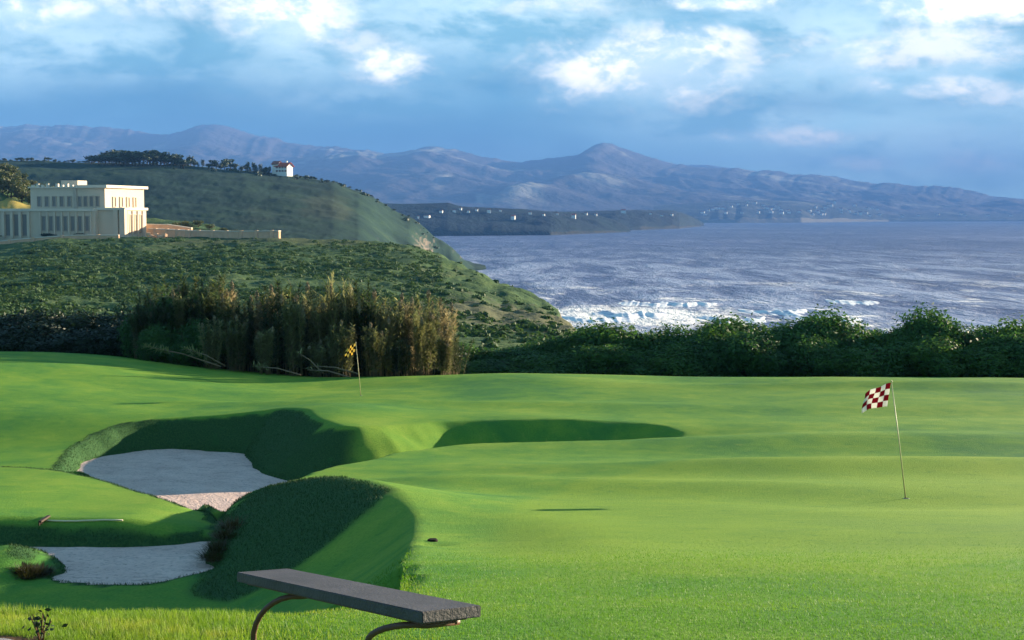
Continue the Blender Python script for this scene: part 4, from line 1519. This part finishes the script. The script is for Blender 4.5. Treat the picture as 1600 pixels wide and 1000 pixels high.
def win(a, z0, z1, wd=1.3, face='front', d=0.0):
    """a window: surround with a recessed pane; face front (a is along the front) or end (a is depth)"""
    f = MB()
    g = MB()
    t_ = 0.22
    if face == 'front':
        for (p, q, r0, r1) in ((a - wd / 2 - t_, a - wd / 2, z0, z1), (a + wd / 2, a + wd / 2 + t_, z0, z1), (a - wd / 2 - t_, a + wd / 2 + t_, z1, z1 + t_), (a - wd / 2 - t_, a + wd / 2 + t_, z0 - t_, z0)):
            bb(f, p, q, d - 0.28, d + 0.02, r0, r1)
        bb(g, a - wd / 2, a + wd / 2, d - 0.06, d + 0.03, z0, z1)
    else:
        for (p, q, r0, r1) in ((a - wd / 2 - t_, a - wd / 2, z0, z1), (a + wd / 2, a + wd / 2 + t_, z0, z1), (a - wd / 2 - t_, a + wd / 2 + t_, z1, z1 + t_), (a - wd / 2 - t_, a + wd / 2 + t_, z0 - t_, z0)):
            bb(f, d - 0.28, d + 0.02, p, q, r0, r1)
        bb(g, d - 0.06, d + 0.03, a - wd / 2, a + wd / 2, z0, z1)
    fo = f.build('window', M['wframe'], bld)
    g.build('pane', M['glass'] if face == 'front' else M['warmglass'], fo)


M['warmglass'] = simple('warm_pane', (0.34, 0.22, 0.13), 0.6, 0.3, 0.15, 1)  # warm brown pane tone for the end wall windows
for k in range(7):
    win(11.8 + k * 2.55, 1.9, 6.4, 1.15)
for k in range(8):
    pm = MB()
    a = 10.5 + k * 2.55
    bb(pm, a - 0.3, a + 0.3, -0.42, 0.02, 0.6, 7.9)
    pm.build('pilaster', M['stone'], bld)
for k in range(3):
    win(33.8 + k * 3.0, 0.3, 7.0, 1.7)
for k in range(4):
    pm = MB()
    a = 32.3 + k * 3.0
    bb(pm, a - 0.45, a + 0.45, -0.85, 0.02, -0.4, 7.9)
    pm.build('column', M['stone'], bld)
for k in range(6):
    win(46 + k * 3.4, 1.5, 6.3, 1.3)
for k in range(7):
    pm = MB()
    a = 44.3 + k * 3.4
    bb(pm, a - 0.3, a + 0.3, -0.42, 0.02, 0.4, 7.9)
    pm.build('pilaster', M['stone'], bld)
for k in range(3):
    win(5.6 + k * 3.4, 1.2, 6.9, 1.35, 'end', 0.0)
for k in range(4):
    pm = MB()
    d = 3.9 + k * 3.4
    bb(pm, -0.32, 0.02, d - 0.35, d + 0.35, -1, 8.2)
    pm.build('pilaster', M['stone'], bld)
for k in range(4):
    win(12.8 + k * 4.6, 9.6, 12.6, 1.7, 'end', 9.4)
for k in range(4):
    win(12.0 + k * 2.1, 9.7, 12.8, 1.1, 'front', 7.0)
for k in range(5):
    win(22.0 + k * 2.7, 9.7, 12.8, 1.2, 'front', 7.0)
mb = MB()
bb(mb, 19.2, 20.3, 6.6, 7.02, 8.9, 15.9)
mb.build('dark_strip', M['wframe'], bld)  # darker upright strip between the two upper wall sections

# clipped hedges at the foot of the front
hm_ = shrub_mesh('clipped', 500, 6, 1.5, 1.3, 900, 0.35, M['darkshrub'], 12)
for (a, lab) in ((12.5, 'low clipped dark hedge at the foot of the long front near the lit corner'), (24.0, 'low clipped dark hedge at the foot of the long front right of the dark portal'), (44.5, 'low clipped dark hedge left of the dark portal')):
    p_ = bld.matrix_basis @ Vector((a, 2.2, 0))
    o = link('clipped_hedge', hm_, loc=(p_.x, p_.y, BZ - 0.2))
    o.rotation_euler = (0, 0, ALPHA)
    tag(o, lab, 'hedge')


def wall_run(name, pts, hgt, thick, mat, label, cat='wall', piers=0, cap=True):
    """a masonry wall through ground points; the points give the top edge"""
    root = empty(name, tuple(pts[0]), 0, label, cat)
    o0 = Vector(pts[0])
    for i in range(len(pts) - 1):
        a = Vector(pts[i]) - o0
        b = Vector(pts[i + 1]) - o0
        d = (b - a)
        n = Vector((-d.y, d.x, 0)).normalized() * thick / 2
        z = Vector((0, 0, hgt))
        m = MB()
        m.hexa([a - n - z, b - n - z, b + n - z, a + n - z, a - n, b - n, b + n, a + n])
        m.build('wall_panel', mat, root)
        if cap:
            n2 = n * 1.35
            z1, z2 = Vector((0, 0, 0.004)), Vector((0, 0, 0.28))
            m = MB()
            m.hexa([a - n2 + z1, b - n2 + z1, b + n2 + z1, a + n2 + z1, a - n2 + z2, b - n2 + z2, b + n2 + z2, a + n2 + z2])
            m.build('coping', M['cornice'], root)
        if piers:
            k = max(1, int(d.length / piers))
            for j in range(k):
                c = a.lerp(b, (j + .5) / k)
                m = MB()
                m.box(c.x - .45, c.x + .45, c.y - thick * .75 - .1, c.y + thick * .75, c.z - hgt, c.z + 0.36)
                m.build('pier', mat, root)
    return root


wall_run('retaining_wall', [at(234, 358, 462), at(270, 359.5, 455), at(300, 361, 448), at(365, 362, 440), at(437, 361.5, 434)], 4.2, 1.2, M['pinkwall'], 'long sunlit terrace wall running right from the large building to its blunt end', piers=5)
wall_run('retaining_wall', [at(-60, 384, 432), at(0, 377.5, 434), at(30, 374.5, 436), at(75, 370.5, 438), at(120, 368, 440), at(186, 368, 441)], 3.6, 1.0, M['pinkwall'], 'pinkish wall stepping down to the left edge below the large building', piers=7)
wall_run('terrace_wall', [at(228, 351, 470), at(262, 351.5, 468), at(300, 357, 466)], 3.5, 0.8, M['pinkwall'], 'short tan wall above the terrace, right of the lit end of the building')
# pale tumbled blocks beside the lit corner
rr = random.Random(4)
blk = []
for k in range(3):
    m = MB()
    m.box(-.9, .9, -.7, .7, -.5, .7)
    me = m.mesh('block', M['pinkwall'], 0.18)
    blk.append(me)
for (u, v) in [(232, 366), (238, 371), (244, 367), (250, 372), (257, 368), (247, 377), (228, 373)]:
    o = link('stone_block', blk[rr.randrange(3)], loc=at(u, v, 436 + rr.uniform(-2, 2)))
    o.rotation_euler = (rr.uniform(-.3, .3), rr.uniform(-.3, .3), rr.uniform(0, 3))
    o.scale = (rr.uniform(.7, 1.3),) * 3
    tag(o, 'pale tumbled stone block in the small heap right of the lit end wall', 'stone', 'tumbled stone blocks beside the large building')
# yellow meadow behind the left roofs
M['meadow'] = simple('dry_meadow', (0.34, 0.26, 0.07), 0.95, 0.05, 0.25, 0.15)
_mx, _my = np.meshgrid(np.linspace(-60, 52, 50), np.linspace(0, 1, 14))
_MY = 492 + _my * 20
_MX = (_mx - 800) / FPX / math.cos(PITCH) * _MY
_MV = 327 - _my * (17 - 10 * ss(_mx, 20, 52)) + 0.5 * vnoise(_mx, _my * 20, 9, 3)
_MZ = v2h(_MV, _MY)
link('dry_meadow', grid_mesh('dry_meadow', _MX, _MY, _MZ + EYE, M['meadow']))
tag(bpy.data.objects['dry_meadow'], 'yellow sunlit meadow between the knoll and the roof at the left edge', kind='structure')

# ------------------------------------------------------------------ house on the ridge and houses on the far shores
M['white'] = simple('white_render', (0.78, 0.76, 0.72), 0.9, 0.1, 0.05, 1)
M['red'] = simple('red_roof_tiles', (0.36, 0.09, 0.05), 0.85, 0.1, 0.2, 2)
M['brownred'] = simple('brown_roof_tiles', (0.22, 0.09, 0.07), 0.85, 0.1, 0.2, 2)
M['beam'] = simple('painted_shutter', (0.25, 0.05, 0.03), 0.7, 0.2, 0.1, 2)


def house(name, loc, L, W, Hh, rise, roofm, label, rz=0.0, group=None, detail=False, over=0.6):
    root = empty(name, loc, rz, label, 'house', group)
    m = MB()
    m.box(-L / 2, L / 2, -W / 2, W / 2, -3, Hh)
    # gable ends
    m.add([(-L / 2 + .002, -W / 2, Hh), (-L / 2 + .002, W / 2, Hh), (-L / 2 + .002, 0, Hh + rise * .96), (L / 2 - .002, -W / 2, Hh), (L / 2 - .002, W / 2, Hh), (L / 2 - .002, 0, Hh + rise * .96)], [(0, 2, 1), (3, 4, 5)])
    m.build('wall', M['white'], root)
    m = MB()
    e = over
    zz = Hh - rise * e / (W / 2)
    for s_ in (-1, 1):
        p = [(-L / 2 - e, s_ * (W / 2 + e), zz), (L / 2 + e, s_ * (W / 2 + e), zz), (L / 2 + e, 0, Hh + rise), (-L / 2 - e, 0, Hh + rise)]
        q = [(x, y, z + .35) for (x, y, z) in p]
        m.hexa(p + q)
    ro = m.build('roof', roofm, root)
    if detail:
        m = MB()
        m.box(L * .2, L * .2 + 1.0, -0.5, .5, Hh + rise * .6, Hh + rise + 1.6)
        m.build('chimney', M['white'], ro)
        for z0 in (0.6, 3.6):
            for k in range(4):
                x = -L / 2 + L * (k + .5) / 4
                m = MB()
                m.box(x - .5, x + .5, -W / 2 - .10, -W / 2 + .02, z0, z0 + 1.7)
                f = m.build('window', M['glass'], root)
                for sg in (-1, 1):
                    m = MB()
                    m.box(x + sg * .52 - (.45 if sg < 0 else 0), x + sg * .52 + (.45 if sg > 0 else 0), -W / 2 - .13, -W / 2 + .02, z0, z0 + 1.7)
                    m.build('shutter', M['beam'], f)
        for z0 in (0.8, 3.8):
            for k in range(2):
                y = -W / 4 + k * W / 2
                m = MB()
                m.box(L / 2 - .02, L / 2 + .10, y - .5, y + .5, z0, z0 + 1.6)
                m.build('window', M['glass'], root)
    return root


_h = at(444, 270, 1196)
house('ridge_house', (_h.x, _h.y, _h.z), 11.5, 8.5, 5.6, 2.6, M['red'], 'white house with a red hipped-looking gable roof alone on the ridge', -0.45, detail=True, over=1.1)
_h2 = at(433, 268, 1198)
house('ridge_house', (_h2.x, _h2.y, _h2.z + .6), 5.5, 7, 5.6, 2.2, M['brownred'], 'darker narrow house wing standing just left of the white ridge house', -0.4, over=.8)


def surf_h(land, u, Y):
    U, Ysh, Yc, H, X, Yr = land
    j = int(np.clip(round((u - U[0]) / (U[1] - U[0])), 0, len(U) - 1))
    return float(np.interp(Y, Yr[:, j], H[:, j]))


def on_slope(land, u, v):
    """depth at which the ray through (u, v) first meets the land"""
    U, Ysh, Yc, H, X, Yr = land
    j = int(np.clip(round((u - U[0]) / (U[1] - U[0])), 0, len(U) - 1))
    vv = H[:, j] / Yr[:, j]
    tv = float(tanv(v))
    for i in range(len(vv)):
        if vv[i] >= tv:
            return float(Yr[i, j])
    return float(Yc[j])


FH = [  # u, v (foot), land, width px, wall height px, roof, label
    (802, 344, bay, 6, 4.5, 'red', 'bright white house low on the dark wooded headland'),
    (764, 334, bay, 6, 4, 'brownred', 'pale house with a brown roof near the top of the dark headland'),
    (732, 333, bay, 4, 3, 'brownred', 'small pale house high on the headland, left of the brown roofed one'),
    (710, 333, bay, 5, 2.6, 'brownred', 'dim pale house at the top of the headland beside the hill edge'),
    (690, 334, bay, 5, 2.6, 'brownred', 'small lilac grey house next to the low pale row on the headland'),
    (668, 341, bay, 9, 2.4, 'brownred', 'long low pale building nearest the falling hill'),
    (654, 341, bay, 3, 3, 'brownred', 'tiny white house at the left end of the headland beside the hill'),
    (828, 335, bay, 5, 3.2, 'brownred', 'greyish house under a dark roof at the top middle of the headland'),
    (849, 338, bay, 4, 2.4, 'brownred', 'faint grey house right of the dark roofed one'),
    (782, 331, bay, 4, 2.4, 'brownred', 'faint house on the crest between the two brightest headland houses'),
    (896, 341, bay, 6, 5, 'red', 'white house with a red roof at the right shoulder of the dark headland'),
    (973, 334, bay2, 7, 4, 'red', 'white house with a red roof alone on the second wooded point'),
    (1112, 329, town, 5, 2.4, 'red', None), (1120, 328, town, 5, 2.8, 'brownred', None), (1128, 327, town, 6, 2.6, 'red', None), (1105, 330, town, 4, 2, 'brownred', None),
    (1140, 324, town, 5, 2, 'brownred', None), (1152, 320, town, 4, 2.4, 'brownred', None), (1166, 317, town, 5, 2, 'brownred', None), (1178, 319, town, 4, 2.2, 'red', None),
    (1190, 322, town, 5, 2, 'brownred', None), (1215, 326, town, 5, 2, 'brownred', None), (1228, 331, town, 5, 2.4, 'brownred', None), (1246, 333, town, 6, 2.4, 'red', None),
    (1262, 331, town, 5, 2.6, 'brownred', None), (1275, 333, town, 4, 3, 'red', None), (1285, 336, town, 5, 2.2, 'brownred', None), (1296, 324, town, 4, 3.6, 'brownred', None),
    (1301, 316, town, 4, 4, 'brownred', None), (1312, 333, town, 4, 2.4, 'brownred', None), (1324, 332, town, 5, 3.4, 'red', None), (1334, 335, town, 4, 2, 'brownred', None),
    (1341, 336, town, 6, 4.4, 'brownred', None), (1356, 338, town, 4, 2.2, 'brownred', None), (1100, 336, town, 5, 2, 'brownred', None), (1200, 333, town, 4, 2, 'brownred', None)]
_hr = random.Random(33)
for _i in range(34):
    _u = _hr.choice([_hr.uniform(1085, 1230), _hr.uniform(1200, 1375)])
    FH.append((_u, _hr.uniform(322, 337), town, _hr.uniform(3.5, 6), _hr.uniform(1.8, 3.0), 'brownred', None))
for _u, _v in ((1405, 339), (1432, 338), (1462, 337), (1497, 336), (1504, 338), (1540, 338), (1575, 338)):
    FH.append((_u, _v, town, 4.5, 2.2, 'brownred', 'tiny pale house on the low shore right of the seaside town'))
for _u, _v in ((1015, 336), (1032, 338), (1048, 337), (930, 337), (915, 336), (870, 336), (745, 330), (720, 328)):
    FH.append((_u, _v, bay if _u < 940 else bay2, 4, 2.4, 'brownred', 'small dim house high on the dark headland left of its right shoulder' if _u < 940 else 'small dim house near the tip of the second wooded point'))
TP = [(1105, 'in the tight pale row at the left end of the seaside town'), (1150, 'above the dark cliff of the seaside town'), (1180, 'highest on the left slope of the seaside town'),
      (1225, 'in the middle of the seaside town above the pale cliffs'), (1270, 'over the right end of the pale cliffs'), (1300, 'in the tall pale group near the town skyline'), (1340, 'at the right end of the seaside town')]
fr = random.Random(14)
for (u, v, land, wpx, hpx, roofm, lab) in FH:
    Y = on_slope(land, u, v)
    X = (u - 800) / FPX / math.cos(PITCH) * Y
    H = surf_h(land, u, Y)
    sc_ = Y / FPX
    Lw = wpx * sc_
    hh = hpx * sc_
    if lab is None:
        lab = 'tiny pale house ' + min(TP, key=lambda q: abs(q[0] - u))[1]
    house('far_house', (X, Y - 2, EYE + H), Lw, Lw * .7, hh, hh * .45, M[roofm], lab, fr.uniform(-.5, .2), 'houses scattered along the far shore', over=Lw * .05)


# ------------------------------------------------------------------ flagsticks
def checkered_flag(root, size, top, cells, matA, matB, sag, seed, nx=5, ny=4):
    """cloth hanging to the left from the stick; cells coloured like a chess board, printed on one cloth"""
    w_, h_ = size
    sub = 4
    cx, cy = nx * sub, ny * sub
    V, F, MI = [], [], []
    for j in range(cy + 1):
        for i in range(cx + 1):
            s_ = i / cx
            t_ = j / cy
            x = -w_ * s_
            z = -h_ * t_ - sag[0] * s_ - sag[1] * s_ * s_ + h_ * 0.20 * s_ * (t_)
            y = 0.055 * math.sin(s_ * 8 + t_ * 2.2 + seed) * s_ ** .6 + 0.05 * s_
            x += 0.02 * math.sin(t_ * 5 + seed) * s_
            z += 0.012 * math.sin(s_ * 9 + seed) * s_
            V.append((x, y, top + z))
    for j in range(cy):
        for i in range(cx):
            a = j * (cx + 1) + i
            F.append((a, a + cx + 1, a + cx + 2, a + 1))
            MI.append(((i // sub) + (j // sub)) % 2)
    # give the cloth a thickness
    me = mesh_np('flag', V, F, [matA, matB], True, MI)
    o = link('flag', me, root)
    sm = o.modifiers.new('thickness', 'SOLIDIFY')
    sm.thickness = 0.003
    return o


M['flagred'] = simple('red_flag_cloth', (0.32, 0.012, 0.03), 0.8, 0.1, 0.1, 20)
M['flagwhite'] = simple('white_flag_cloth', (0.80, 0.78, 0.76), 0.8, 0.1, 0.05, 20)
M['flagyellow'] = simple('yellow_flag_cloth', (0.85, 0.66, 0.20), 0.8, 0.1, 0.05, 20)
M['flagblack'] = simple('black_flag_cloth', (0.02, 0.018, 0.02), 0.8, 0.1, 0.1, 20)
for _k in ('flagred', 'flagwhite', 'flagyellow', 'flagblack'):
    _t = NT(M[_k].node_tree)
    _b = next(n_ for n_ in _t.n if n_.type == 'BSDF_PRINCIPLED')
    _o = next(n_ for n_ in _t.n if n_.type == 'OUTPUT_MATERIAL')
    _tr = _t.node('ShaderNodeBsdfTranslucent')
    _t.l.new(_b.inputs['Base Color'].links[0].from_socket, _tr.inputs[0])
    _mx = _t.node('ShaderNodeMixShader')
    _mx.inputs[0].default_value = 0.45
    _t.l.new(_b.outputs[0], _mx.inputs[1])
    _t.l.new(_tr.outputs[0], _mx.inputs[2])
    _t.l.new(_mx.outputs[0], _o.inputs[0])
M['stick'] = simple('cream_stick_paint', (0.62, 0.52, 0.26), 0.5, 0.4, 0.08, 3)
M['cup'] = simple('white_cup_liner', (0.7, 0.7, 0.68), 0.6, 0.3, 0.05, 5)
M['hole'] = simple('cup_soil', (0.02, 0.015, 0.01), 0.9, 0.1, 0.2, 9)


def flagstick(u_top, v_top, u_bot, v_bot, Yg, label, cloth, fsize, sag, seed, rad=0.011):
    foot = at(u_bot, v_bot, Yg)
    g = float(ground_h(np.array([foot.x]), np.array([Yg]))[0])
    foot = Vector((foot.x, Yg, EYE + g))
    topd = at(u_top, v_top, Yg + 0.05)
    root = empty('flagstick', foot, 0, label, 'golf flag', None)
    d = topd - foot
    m = MB()
    m.tube([(0, 0, -0.1), d * .5, d], [rad * 1.25, rad * 1.05, rad * .8], 10)
    m.build('stick', M['stick'], root)
    m = MB()
    m.tube([d - Vector((0, 0, .0)), d + Vector((0, 0, .035))], [rad * 1.8, rad * .6], 8)
    m.build('knob', M['stick'], root)
    fl_ = checkered_flag(root, fsize, 0, None, cloth[0], cloth[1], sag, seed)
    fl_.location = d + Vector((-rad, 0, -0.01))
    # follow the stick's lean
    fl_.rotation_euler = (0, -math.atan2(d.x, d.z), 0)
    m = MB()
    m.tube([(0, 0, .003), (0, 0, .006)], [0.054, 0.054], 16)
    m.build('cup', M['cup'], root)
    m = MB()
    m.tube([(0, 0, .0065), (0, 0, .008)], [0.048, 0.048], 16)
    m.build('hole', M['hole'], root)
    return root


flagstick(1393, 597, 1416, 782, 25.6, 'leaning cream flagstick with a red and white checkered flag on the near green', (M['flagred'], M['flagwhite']), (0.43, 0.44), (0.17, 0.10), 1.0)
flagstick(556, 536, 564, 618, 55.0, 'distant flagstick with a yellow and black checkered flag before the canes', (M['flagyellow'], M['flagblack']), (0.36, 0.44), (0.16, 0.12), 2.2, 0.010)

# ------------------------------------------------------------------ bench on the slope
M['slab'] = simple('weathered_dark_slab', (0.060, 0.053, 0.058), 0.6, 0.3, 0.75, 5, 0.004, 60)
M['rust'] = simple('rusty_dark_iron', (0.10, 0.045, 0.028), 0.55, 0.4, 0.45, 18, 0.002, 80)
bN = at(660, 956, 5.39)
bB = at(752, 946, 5.60)
bC = at(370, 894, 6.90)
bD = bC + (bB - bN) * 0.98
bench = empty('bench', (bN.x - .3, bN.y + .5, EYE + float(ground_h(np.array([bN.x - .3]), np.array([bN.y + .5]))[0])), 0,
              'dark slab bench on curved rusty iron legs in the foreground', 'bench')
bo = bench.location
up_n = (bC - bN).cross(bB - bN).normalized()
if up_n.z < 0:
    up_n = -up_n
th = 0.046
m = MB()
tops = [bN, bC, bD, bB]
m.hexa([p - up_n * th - bo for p in tops] + [p - bo for p in tops])
seat = m.build('seat', M['slab'], bench, bevel=0.004)
m = MB()
ins = 0.03


def onseat(s_, t_, dz=0.0):
    """s along the bench from the near end, t across from the left edge"""
    return bN.lerp(bC, s_).lerp(bB.lerp(bD, s_), t_) - up_n * (th + dz) - bo


m.hexa([onseat(0.03, .12, .012), onseat(.97, .12, .012), onseat(.97, .88, .012), onseat(0.03, .88, .012), onseat(0.03, .12, .0005), onseat(.97, .12, .0005), onseat(.97, .88, .0005), onseat(0.03, .88, .0005)])
m.build('under_frame', M['rust'], bench)
for s_, uu, vv in ((0.06, 575, 1003), (0.70, 396, 1003)):
    a = onseat(s_, .85, .026)
    b = onseat(s_, .32, .026)
    Yl = (a + bo).y
    f = at(uu, vv, Yl) - bo
    g = float(ground_h(np.array([(f + bo).x]), np.array([Yl]))[0]) + EYE - bo.z
    pts = [a, a.lerp(b, .6), b]
    # quarter bend outwards and down
    end = Vector((f.x, f.y, f.z))
    for k in range(1, 9):
        q = k / 8 * math.pi / 2
        pts.append(Vector((b.x + (end.x - b.x) * math.sin(q), b.y + (end.y - b.y) * k / 8, b.z + (end.z - b.z) * (1 - math.cos(q)))))
    pts.append(Vector((end.x, end.y, g - 0.12)))
    m = MB()
    m.tube(pts, 0.0135, 10)
    m.build('leg', M['rust'], bench)
    m = MB()
    m.tube([onseat(s_, .78, .013), onseat(s_, .78, .034)], [.02, .014], 8)
    m.build('bolt', M['rust'], bench)

# ------------------------------------------------------------------ small things near the bunkers
M['rakewood'] = simple('pale_rake_handle', (0.62, 0.55, 0.42), 0.6, 0.2, 0.1, 5)
M['rakehead'] = simple('dark_rake_head', (0.05, 0.03, 0.02), 0.7, 0.2, 0.2, 5)


def gz(x, y):
    return EYE + float(ground_h(np.array([x]), np.array([y]))[0])


def onground(u, v, Y0=8, Y1=70):
    a, b = ray(u, v)
    Ys = np.arange(Y0, Y1, 0.03)
    hh = ground_h(a * Ys, Ys)
    k = np.argmax(hh >= b * Ys)
    return Vector((a * Ys[k], Ys[k], EYE + hh[k]))


p0, p1 = onground(72, 816, 18), onground(192, 815.5, 18)
p0.z = gz(p0.x, p0.y)
rk = empty('bunker_rake', p0, 0, 'pale handled rake lying on the lip between the two bunkers', 'rake')
d = p1 - p0
m = MB()
N_ = 8
m.tube([d * (k / N_) + Vector((0, 0, gz(*(p0 + d * (k / N_)).xy) - p0.z - d.z * k / N_ + 0.02)) for k in range(N_ + 1)], 0.013, 8)
m.build('handle', M['rakewood'], rk)
m = MB()
m.box(-.05, .0, -.22, .22, .03, .06)
hd = m.build('head', M['rakehead'], rk)
for k in range(7):
    m = MB()
    m.box(-.055, -.035, -.21 + k * .062, -.19 + k * .062, -.02, .032)
    m.build('tooth', M['rakehead'], hd)

mk = onground(108, 931, 8.2, 12)
mk.y = 9.1
mk.x = ray(108, 931)[0] * 9.1
mk.z = gz(mk.x, mk.y)
m = MB()
m.tube([(0, 0, -.05), (0, 0, .075), (0, 0, .085)], [.009, .009, .004], 8)
tag(m.build('marker_post', M['stick'], loc=mk), 'short pale marker peg standing in the rough grass at the left', 'peg')
sp = onground(676, 846, 12, 20)
m = MB()
m.tube([(0, 0, -.03), (0, 0, .015), (0, 0, .028)], [.06, .06, .045], 14)  # dark disc standing for a shadow patch on the turf
tag(m.build('shade_disc', M['hole'], loc=sp), 'small dark sprinkler standing for a shadow patch right of the shaded mound', 'disc')


def tussock(loc, n, length, rad, mat, label, seed, w_=0.012, name='grass_tussock'):
    r = np.random.default_rng(seed)
    q = np.sqrt(r.random(n)) * rad
    a = r.uniform(0, 6.283, n)
    P_ = np.stack([q * np.cos(a), q * np.sin(a), -0.02 + 0 * q], 1)
    d = np.stack([np.cos(a) * (.15 + q / rad), np.sin(a) * (.15 + q / rad), r.uniform(.8, 1.8, n)], 1) + r.normal(0, .2, (n, 3))
    d /= np.linalg.norm(d, axis=1, keepdims=True)
    V, F = ribbon(P_, d, length * r.uniform(.5, 1.1, n), np.full(n, w_), length * r.uniform(.1, .6, n), r)
    o = link(name, mesh_np(name, V, F, mat), loc=loc)
    return tag(o, label, 'grass clump')


M['brownblade'] = mat_leaf('brown_tussock', ((0.03, 0.035, 0.015), (0.06, 0.05, 0.025), (0.12, 0.08, 0.045)), 0.2)
tx = onground(46, 900, 15, 30)
for k, (dx_, dy_) in enumerate([(0, 0), (-.12, .15), (.08, .2)]):
    x, y = tx.x + dx_, tx.y + dy_
    tussock(Vector((x, y, gz(x, y))), 700, .18, .17, M['brownblade'], ('nearest shaggy tussock of the three on the left edge of the lower bunker', 'farther left tussock of the three on the left bunker edge', 'farther right tussock of the three, leaning over the sand')[k], 600 + k)
tx = onground(305, 888, 17, 30)
for k, (uu, vv) in enumerate([(330, 858), (342, 838), (322, 872), (352, 822)]):
    q_ = onground(uu + 14, vv, 17, 30)
    tussock(q_, 500, .24, .2, M['brownblade'], 'brown grass fringe on the steep end of the shaded mound', 620 + k)['group'] = 'brown grass fringe of the mound'

# bare path corner at the lower left
M['path'] = simple('grey_path', (0.26, 0.24, 0.25), 0.95, 0.1, 0.25, 9, 0.01, 60)
M['soil'] = simple('brown_soil', (0.14, 0.075, 0.04), 0.95, 0.1, 0.35, 12, 0.02, 30)
pa = plan([(-220, 965, 7.0), (-60, 968, 7.1), (10, 984, 6.95), (48, 992, 6.85), (75, 1012, 6.65), (60, 1060, 6.2), (-220, 1060, 6.2)])
pp_ = smooth_poly(pa, 2)
px_, py_ = np.meshgrid(np.arange(-3.6, -1.7, 0.03), np.arange(5.6, 7.6, 0.03))
for nm, grow, lift, key, lab in (('soil_edge', 0.14, 0.012, 'soil', 'brown crumbly soil edge round the path corner'), ('path', 0.0, 0.022, 'path', 'grey path corner at the lower left')):
    dd = sdf(px_, py_, pp_) + grow + 0.05 * vnoise(px_, py_, .25, 44, 3)
    zz = ground_h(px_, py_) + EYE + lift * np.clip(dd / 0.05, -1, 1) + (0.012 * vnoise(px_, py_, .12, 45, 3) if key == 'soil' else 0)
    tag(link(nm, grid_mesh(nm, px_, py_, zz, M[key], dd > -0.03)), lab, kind='structure')
dp_ = at(64, 990, 6.85)
dp_.z = gz(dp_.x, dp_.y)
wd = empty('dead_plant', dp_, 0, 'small dark dead plant beside the path corner', 'plant')
m = MB()
for k in range(5):
    a = k * 1.3
    m.tube([(0, 0, -.02), (.02 * math.cos(a), .02 * math.sin(a), .07), (.055 * math.cos(a), .05 * math.sin(a), .12 + .012 * k)], [.005, .004, .002], 5)
m.build('stem', M['soil'], wd)
r_ = np.random.default_rng(3)
P_ = r_.normal(0, 1, (46, 3)) * np.array([.035, .035, .03]) + np.array([0, 0, .105])
V, F = leaf_quads(P_, r_.normal(0, 1, (46, 3)), .020, 1.8, r_)
tag(link('leaves', mesh_np('leaves', V, F, M['darkshrub']), wd), kind='stuff')


# ------------------------------------------------------------------ grass blades
def blades(name, X, Y, length, width, mat, label, seed, lean=0.35):
    r = np.random.default_rng(seed)
    n = len(X)
    Z = ground_h(X, Y) + EYE
    a = r.uniform(0, 6.283, n)
    L = length * r.uniform(.45, 1.25, n)
    tilt = r.normal(0, lean, (n, 2)) + np.array([-0.08, -0.05])
    b0 = np.stack([X - np.cos(a) * width / 2, Y - np.sin(a) * width / 2, Z - 0.01], 1)
    b1 = np.stack([X + np.cos(a) * width / 2, Y + np.sin(a) * width / 2, Z - 0.01], 1)
    tp = np.stack([X + tilt[:, 0] * L, Y + tilt[:, 1] * L, Z + L], 1)
    V = np.stack([b0, b1, tp], 1).reshape(-1, 3)
    F = np.arange(3 * n).reshape(n, 3)
    tag(link(name, mesh_np(name, V, F, mat)), label, kind='stuff')


r_ = np.random.default_rng(71)
n = 150000
Yb = 6.0 + 3.7 * r_.random(n) ** 0.9
Ub = -60 + r_.random(n) * 760
keep = (r_.random(n) < np.interp(Ub, [-60, 250, 420, 700], [1, .95, .35, .08])) & (vnoise(Ub / 100, Yb, .5, 3) > -.75)
Xb = (Ub - 800) / FPX * Yb
keep &= ~((sdf(Xb, Yb, pp_) > -0.05))
Xb, Yb = Xb[keep], Yb[keep]
tall = np.interp((Xb / Yb) * FPX + 800, [0, 300, 500], [1.0, .8, .35])
blades('rough_grass', Xb, Yb, 0.050 * tall * (1 + .5 * vnoise(Xb, Yb, .4, 8)), 0.0045, M['blade'], 'yellowish rough grass at the lower left', 72)
n = 260000
Yb = 6.2 * (16 / 6.2) ** r_.random(n)
Ub = r_.random(n) * 1700 - 50
keep = r_.random(n) < ss(-Yb, -16, -8)
Yb, Ub = Yb[keep], Ub[keep]
Xb = (Ub - 800) / FPX * Yb
blades('short_grass', Xb, Yb, 0.014, 0.005, M['lawnblade'] if 'lawnblade' in M else M.setdefault('lawnblade', mat_leaf('lawn_blade', ((0.045, 0.14, 0.016), (0.085, 0.20, 0.016), (0.17, 0.26, 0.025)), 0.3)), 'short mown grass blades of the near slope', 73, .5)
# shaggy banks
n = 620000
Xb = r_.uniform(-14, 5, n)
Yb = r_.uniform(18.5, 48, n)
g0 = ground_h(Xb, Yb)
ok = (rough_shade_mask(Xb, Yb, g0) > 0.5) & (g0 > floor_h(Xb, Yb) - 0.05)
blades('bank_grass', Xb[ok], Yb[ok], 0.034, 0.010, M['shadeshag'], 'shaggy grass on the bunker banks, darkened in colour for shade', 74, .45)
